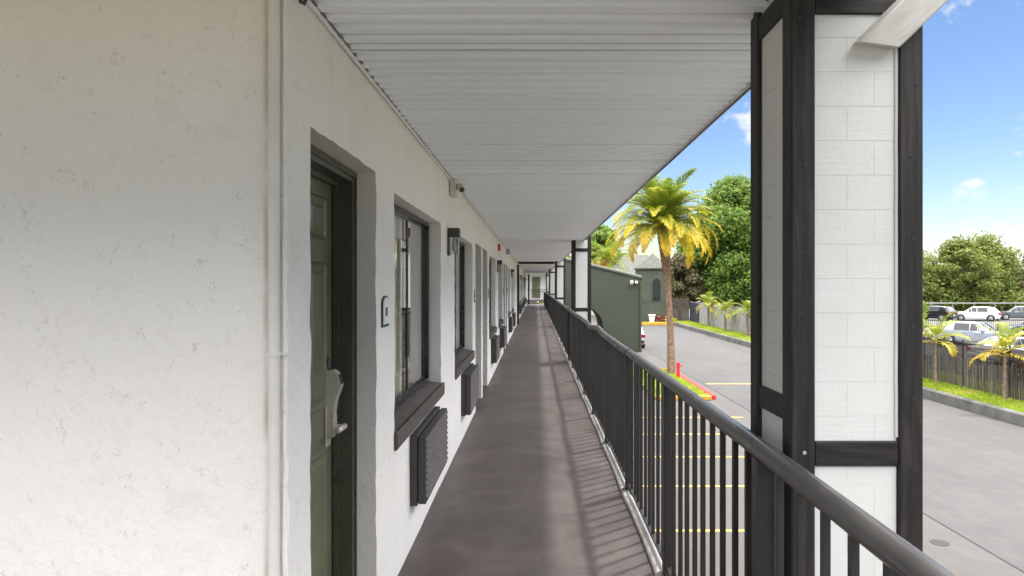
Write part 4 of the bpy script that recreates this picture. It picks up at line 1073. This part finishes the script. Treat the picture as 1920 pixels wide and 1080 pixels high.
# ------------------------------------------------------------------ cars
def make_car(name, loc, heading, body, L, Wd, H, kind, label):
    """heading: angle of the car's front from +x; kind suv/sedan"""
    c = empty(name, loc, label, 'car', 'parked cars', rz=heading)
    hw = Wd/2; belt = H*(.635 if kind == 'suv' else .64); gc = .22
    hood = H*(.60 if kind == 'suv' else .62)
    # stations: x, bottom, side-top (belt), roof height, roof half width
    if kind == 'suv':
        st = [(-.500, .42, belt*.86, belt*.88, .80), (-.485, gc+.12, belt, belt+.02, .90), (-.455, gc+.02, belt, belt+.30*(H-belt), .80), (-.385, gc, belt, H-.09, .70), (-.25, gc, belt, H-.01, .69), (-.02, gc, belt-.01, H, .69), (.09, gc, belt-.02, H-.05, .69), (.255, gc, belt-.05, belt-.01, .82), (.40, gc, belt-.09, belt-.06, .80), (.475, gc+.05, belt-.20, belt-.16, .76), (.500, gc+.16, belt-.34, belt-.30, .70)]
        iw = (6, 7); rw = (2, 3); sw = (4, 6)
    else:
        st = [(-.500, .45, belt*.90, belt*.92, .80), (-.480, gc+.10, belt*.99, belt+.02, .86), (-.385, gc, belt, belt+.05, .84), (-.215, gc, belt, H-.05, .70), (-.08, gc, belt, H, .70), (.03, gc, belt-.01, H-.02, .70), (.205, gc, belt-.05, belt-.01, .82), (.38, gc, belt-.11, belt-.08, .80), (.470, gc+.04, belt-.22, belt-.18, .76), (.500, gc+.14, belt-.34, belt-.30, .70)]
        iw = (5, 6); rw = (2, 3); sw = (3, 5)
    def sect(s, sgn):
        x, zb, zs, zr, rf = s; x *= L; wf = 1-.10*max(0, abs(s[0])-.36)/.14
        w = hw*wf; r = hw*rf*wf
        return [(x, 0, zb), (x, sgn*w*.90, zb), (x, sgn*w*.985, zb+.12), (x, sgn*w, zb+(zs-zb)*.55), (x, sgn*w*.965, zs), (x, sgn*(r+.05*(zr > zs+.1)), zr-.10*(zr-zs)-.01), (x, sgn*r*.86, zr), (x, 0, zr+.025)]
    mb = MB(); K = 8
    for sgn in (-1, 1):
        vs = []; fs = []
        for s in st: vs += sect(s, sgn)
        for i in range(len(st)-1):
            for k in range(K-1):
                q = (i*K+k, i*K+k+1, (i+1)*K+k+1, (i+1)*K+k); fs.append(q if sgn > 0 else q[::-1])
        fs.append(tuple(range(K))); fs.append(tuple((len(st)-1)*K+k for k in range(K)))
        mb.add(vs, fs)
    me = mb.mesh('body'); bm = bmesh.new(); bm.from_mesh(me); bmesh.ops.remove_doubles(bm, verts=bm.verts, dist=.0005)
    bmesh.ops.recalc_face_normals(bm, faces=bm.faces[:]); bm.to_mesh(me); bm.free()
    me.polygons.foreach_set('use_smooth', [True]*len(me.polygons)); me.set_sharp_from_angle(angle=R(38))
    link('body', me, body, c)
    def P(i, k, sgn): return Vector(sect(st[i], sgn)[k])
    def patch(name, a, b, d, e, off, mat, mx=.06):
        a, b, d, e = (Vector(v) for v in (a, b, d, e)); n = (b-a).cross(e-a).normalized()
        ctr = (a+b+d+e)/4; out = (ctr-Vector((ctr.x*.6, 0, H*.45)))
        if n.dot(out) < 0: n = -n
        pts = [v+(ctr-v)*mx+n*off for v in (a, b, d, e)]; back = [p-n*.02 for p in pts]
        return obj(name, MB().add(pts+back, [(0,1,2,3),(7,6,5,4),(0,4,5,1),(1,5,6,2),(2,6,7,3),(3,7,4,0)]), mat, c)
    for sgn in (-1, 1):
        seq = list(range(sw[0], sw[1]+1)); x0 = st[seq[0]][0]; x1 = st[seq[-1]][0]
        for i, j in zip(seq, seq[1:]): patch('side_window', P(i, 4, sgn), P(j, 4, sgn), P(j, 5, sgn), P(i, 5, sgn), .012, M['cglass'], .07)
        # quarter triangles behind the windscreen and before the tailgate
        patch('quarter_window', P(iw[0], 4, sgn), P(iw[1], 4, sgn)*.75+P(iw[0], 4, sgn)*.25, P(iw[0], 5, sgn)*.45+P(iw[1], 5, sgn)*.55, P(iw[0], 5, sgn), .014, M['cglass'], .12)

        # mirrors, lamps, door handles
        m = P(iw[0], 4, sgn); mm = obj('mirror', MB().bbox(m.x+.05*L, m.x+.05*L+.16, min(m.y, m.y+sgn*.22), max(m.y, m.y+sgn*.22), m.z+.0, m.z+.16, .03), body, c)
        t0 = P(0, 4, sgn); obj('tail_lamp', MB().bbox(t0.x-.012, t0.x+.20, min(t0.y*.70, t0.y*1.075), max(t0.y*.70, t0.y*1.075), belt*.72, belt*.95, .02), M['tail'], c)
        h0 = P(len(st)-2, 4, sgn); obj('headlight', MB().bbox(h0.x-.22, h0.x+.05, min(h0.y*.62, h0.y*1.02), max(h0.y*.62, h0.y*1.02), h0.z-.13, h0.z+.01, .02), M['head'], c)
        for fx in (-.12, .07):
            y = sgn*(hw*.995); obj('door_handle', MB().bbox(fx*L, fx*L+.18, min(y, y+sgn*.03), max(y, y+sgn*.03), belt-.16, belt-.12, .008), body, c)
        for fx in (-.305, .315):
            r = .36 if kind == 'suv' else .325
            arch = MB().tube([(fx*L, sgn*(hw-.20), r+.02), (fx*L, sgn*(hw+.004), r+.02)], r*1.16, 22); obj('wheel_arch', arch, M['tyre'], c)
            w = obj('wheel', MB().tube([(fx*L, sgn*(hw-.20), r), (fx*L, sgn*(hw-.19), r), (fx*L, sgn*(hw+.008), r), (fx*L, sgn*(hw+.018), r)], [r*.9, r, r, r*.9], 22), M['tyre'], c)
            rm = MB().tube([(fx*L, sgn*(hw+.012), r), (fx*L, sgn*(hw+.024), r)], [r*.68, r*.62], 20)
            for k in range(5):
                a = 2*math.pi*k/5; cx, cz = fx*L+r*.36*math.cos(a), r+r*.36*math.sin(a)
                rm.tube([(fx*L+r*.1*math.cos(a), sgn*(hw+.03), r+r*.1*math.sin(a)), (fx*L+r*.62*math.cos(a), sgn*(hw+.027), r+r*.62*math.sin(a))], .03, 5)
            obj('rim', rm, M['rim'], w)
    a = [P(iw[0], 6, -1), P(iw[0], 6, 1), P(iw[1], 6, 1), P(iw[1], 6, -1)]; patch('windscreen', a[0], a[1], a[2], a[3], .014, M['cglass'], .07)
    a = [P(rw[0], 6, -1), P(rw[0], 6, 1), P(rw[1], 6, 1), P(rw[1], 6, -1)]; patch('rear_window', a[0], a[1], a[2], a[3], .014, M['cglass'], .07)
    obj('rear_bumper', MB().bbox(-.5*L-.05, -.5*L+.12, -hw*.86, hw*.86, gc+.16, gc+.36, .04), M['dgrey'] if kind == 'suv' else body, c)
    obj('licence_plate', MB().bbox(-.5*L-.058, -.5*L-.0505, -.16, .16, gc+.40, gc+.54, .002), M['white'], c)
    obj('front_grille', MB().bbox(.5*L-.06, .5*L+.025, -hw*.5, hw*.5, gc+.26, gc+.44, .02), M['black'], c)
    return c
PT = {k: paint(k, v, m) for k, v, m in (('pearl_white_paint', (.78, .76, .70), .0), ('silver_paint', (.42, .45, .48), .5), ('black_car_paint', (.02, .022, .026), .3), ('blue_car_paint', (.03, .07, .16), .4), ('grey_car_paint', (.16, .17, .18), .5), ('pale_pink_white_paint', (.66, .60, .60), .1), ('red_car_paint', (.28, .02, .03), .3), ('white_car_paint', (.75, .75, .76), .0))}
make_car('parked_car', (53.6, 83, 0), R(144), PT['pearl_white_paint'], 4.9, 1.9, 1.72, 'suv', 'cream white car in the far row of the neighbouring car park')
make_car('parked_car', (49.3, 84.5, 0), R(118), PT['black_car_paint'], 4.9, 1.9, 1.78, 'suv', 'black car seen from behind, beside the cream white car')
make_car('parked_car', (45.2, 84, 0), R(100), PT['black_car_paint'], 4.6, 1.85, 1.45, 'sedan', 'dark low car half hidden by the near column')
make_car('parked_car', (60.2, 85, 0), R(155), PT['grey_car_paint'], 4.8, 1.9, 1.72, 'suv', 'grey car in the far row at the picture edge')
make_car('parked_car', (31.6, 49.0, 0), R(-52), PT['silver_paint'], 4.6, 1.86, 1.68, 'suv', 'silver car behind the reed fence with its windscreen showing')
make_car('parked_car', (26.6, 38.0, 0), R(15), PT['pale_pink_white_paint'], 4.7, 1.82, 1.46, 'sedan', 'pale low car close behind the black screening')
make_car('parked_car', (42.6, 58, 0), R(165), PT['grey_car_paint'], 4.7, 1.84, 1.5, 'sedan', 'dark grey low car at the picture edge behind the thin black fence')
make_car('parked_car', (22.6, 29.5, 0), R(80), PT['red_car_paint'], 4.5, 1.8, 1.42, 'sedan', 'dark car glimpsed through the black screening of the reed fence')
make_car('parked_car', (6.62, 48.6, 0), R(90), PT['white_car_paint'], 4.6, 1.78, 1.6, 'suv', 'white car with a red tail lamp peeking past the green brick wall')
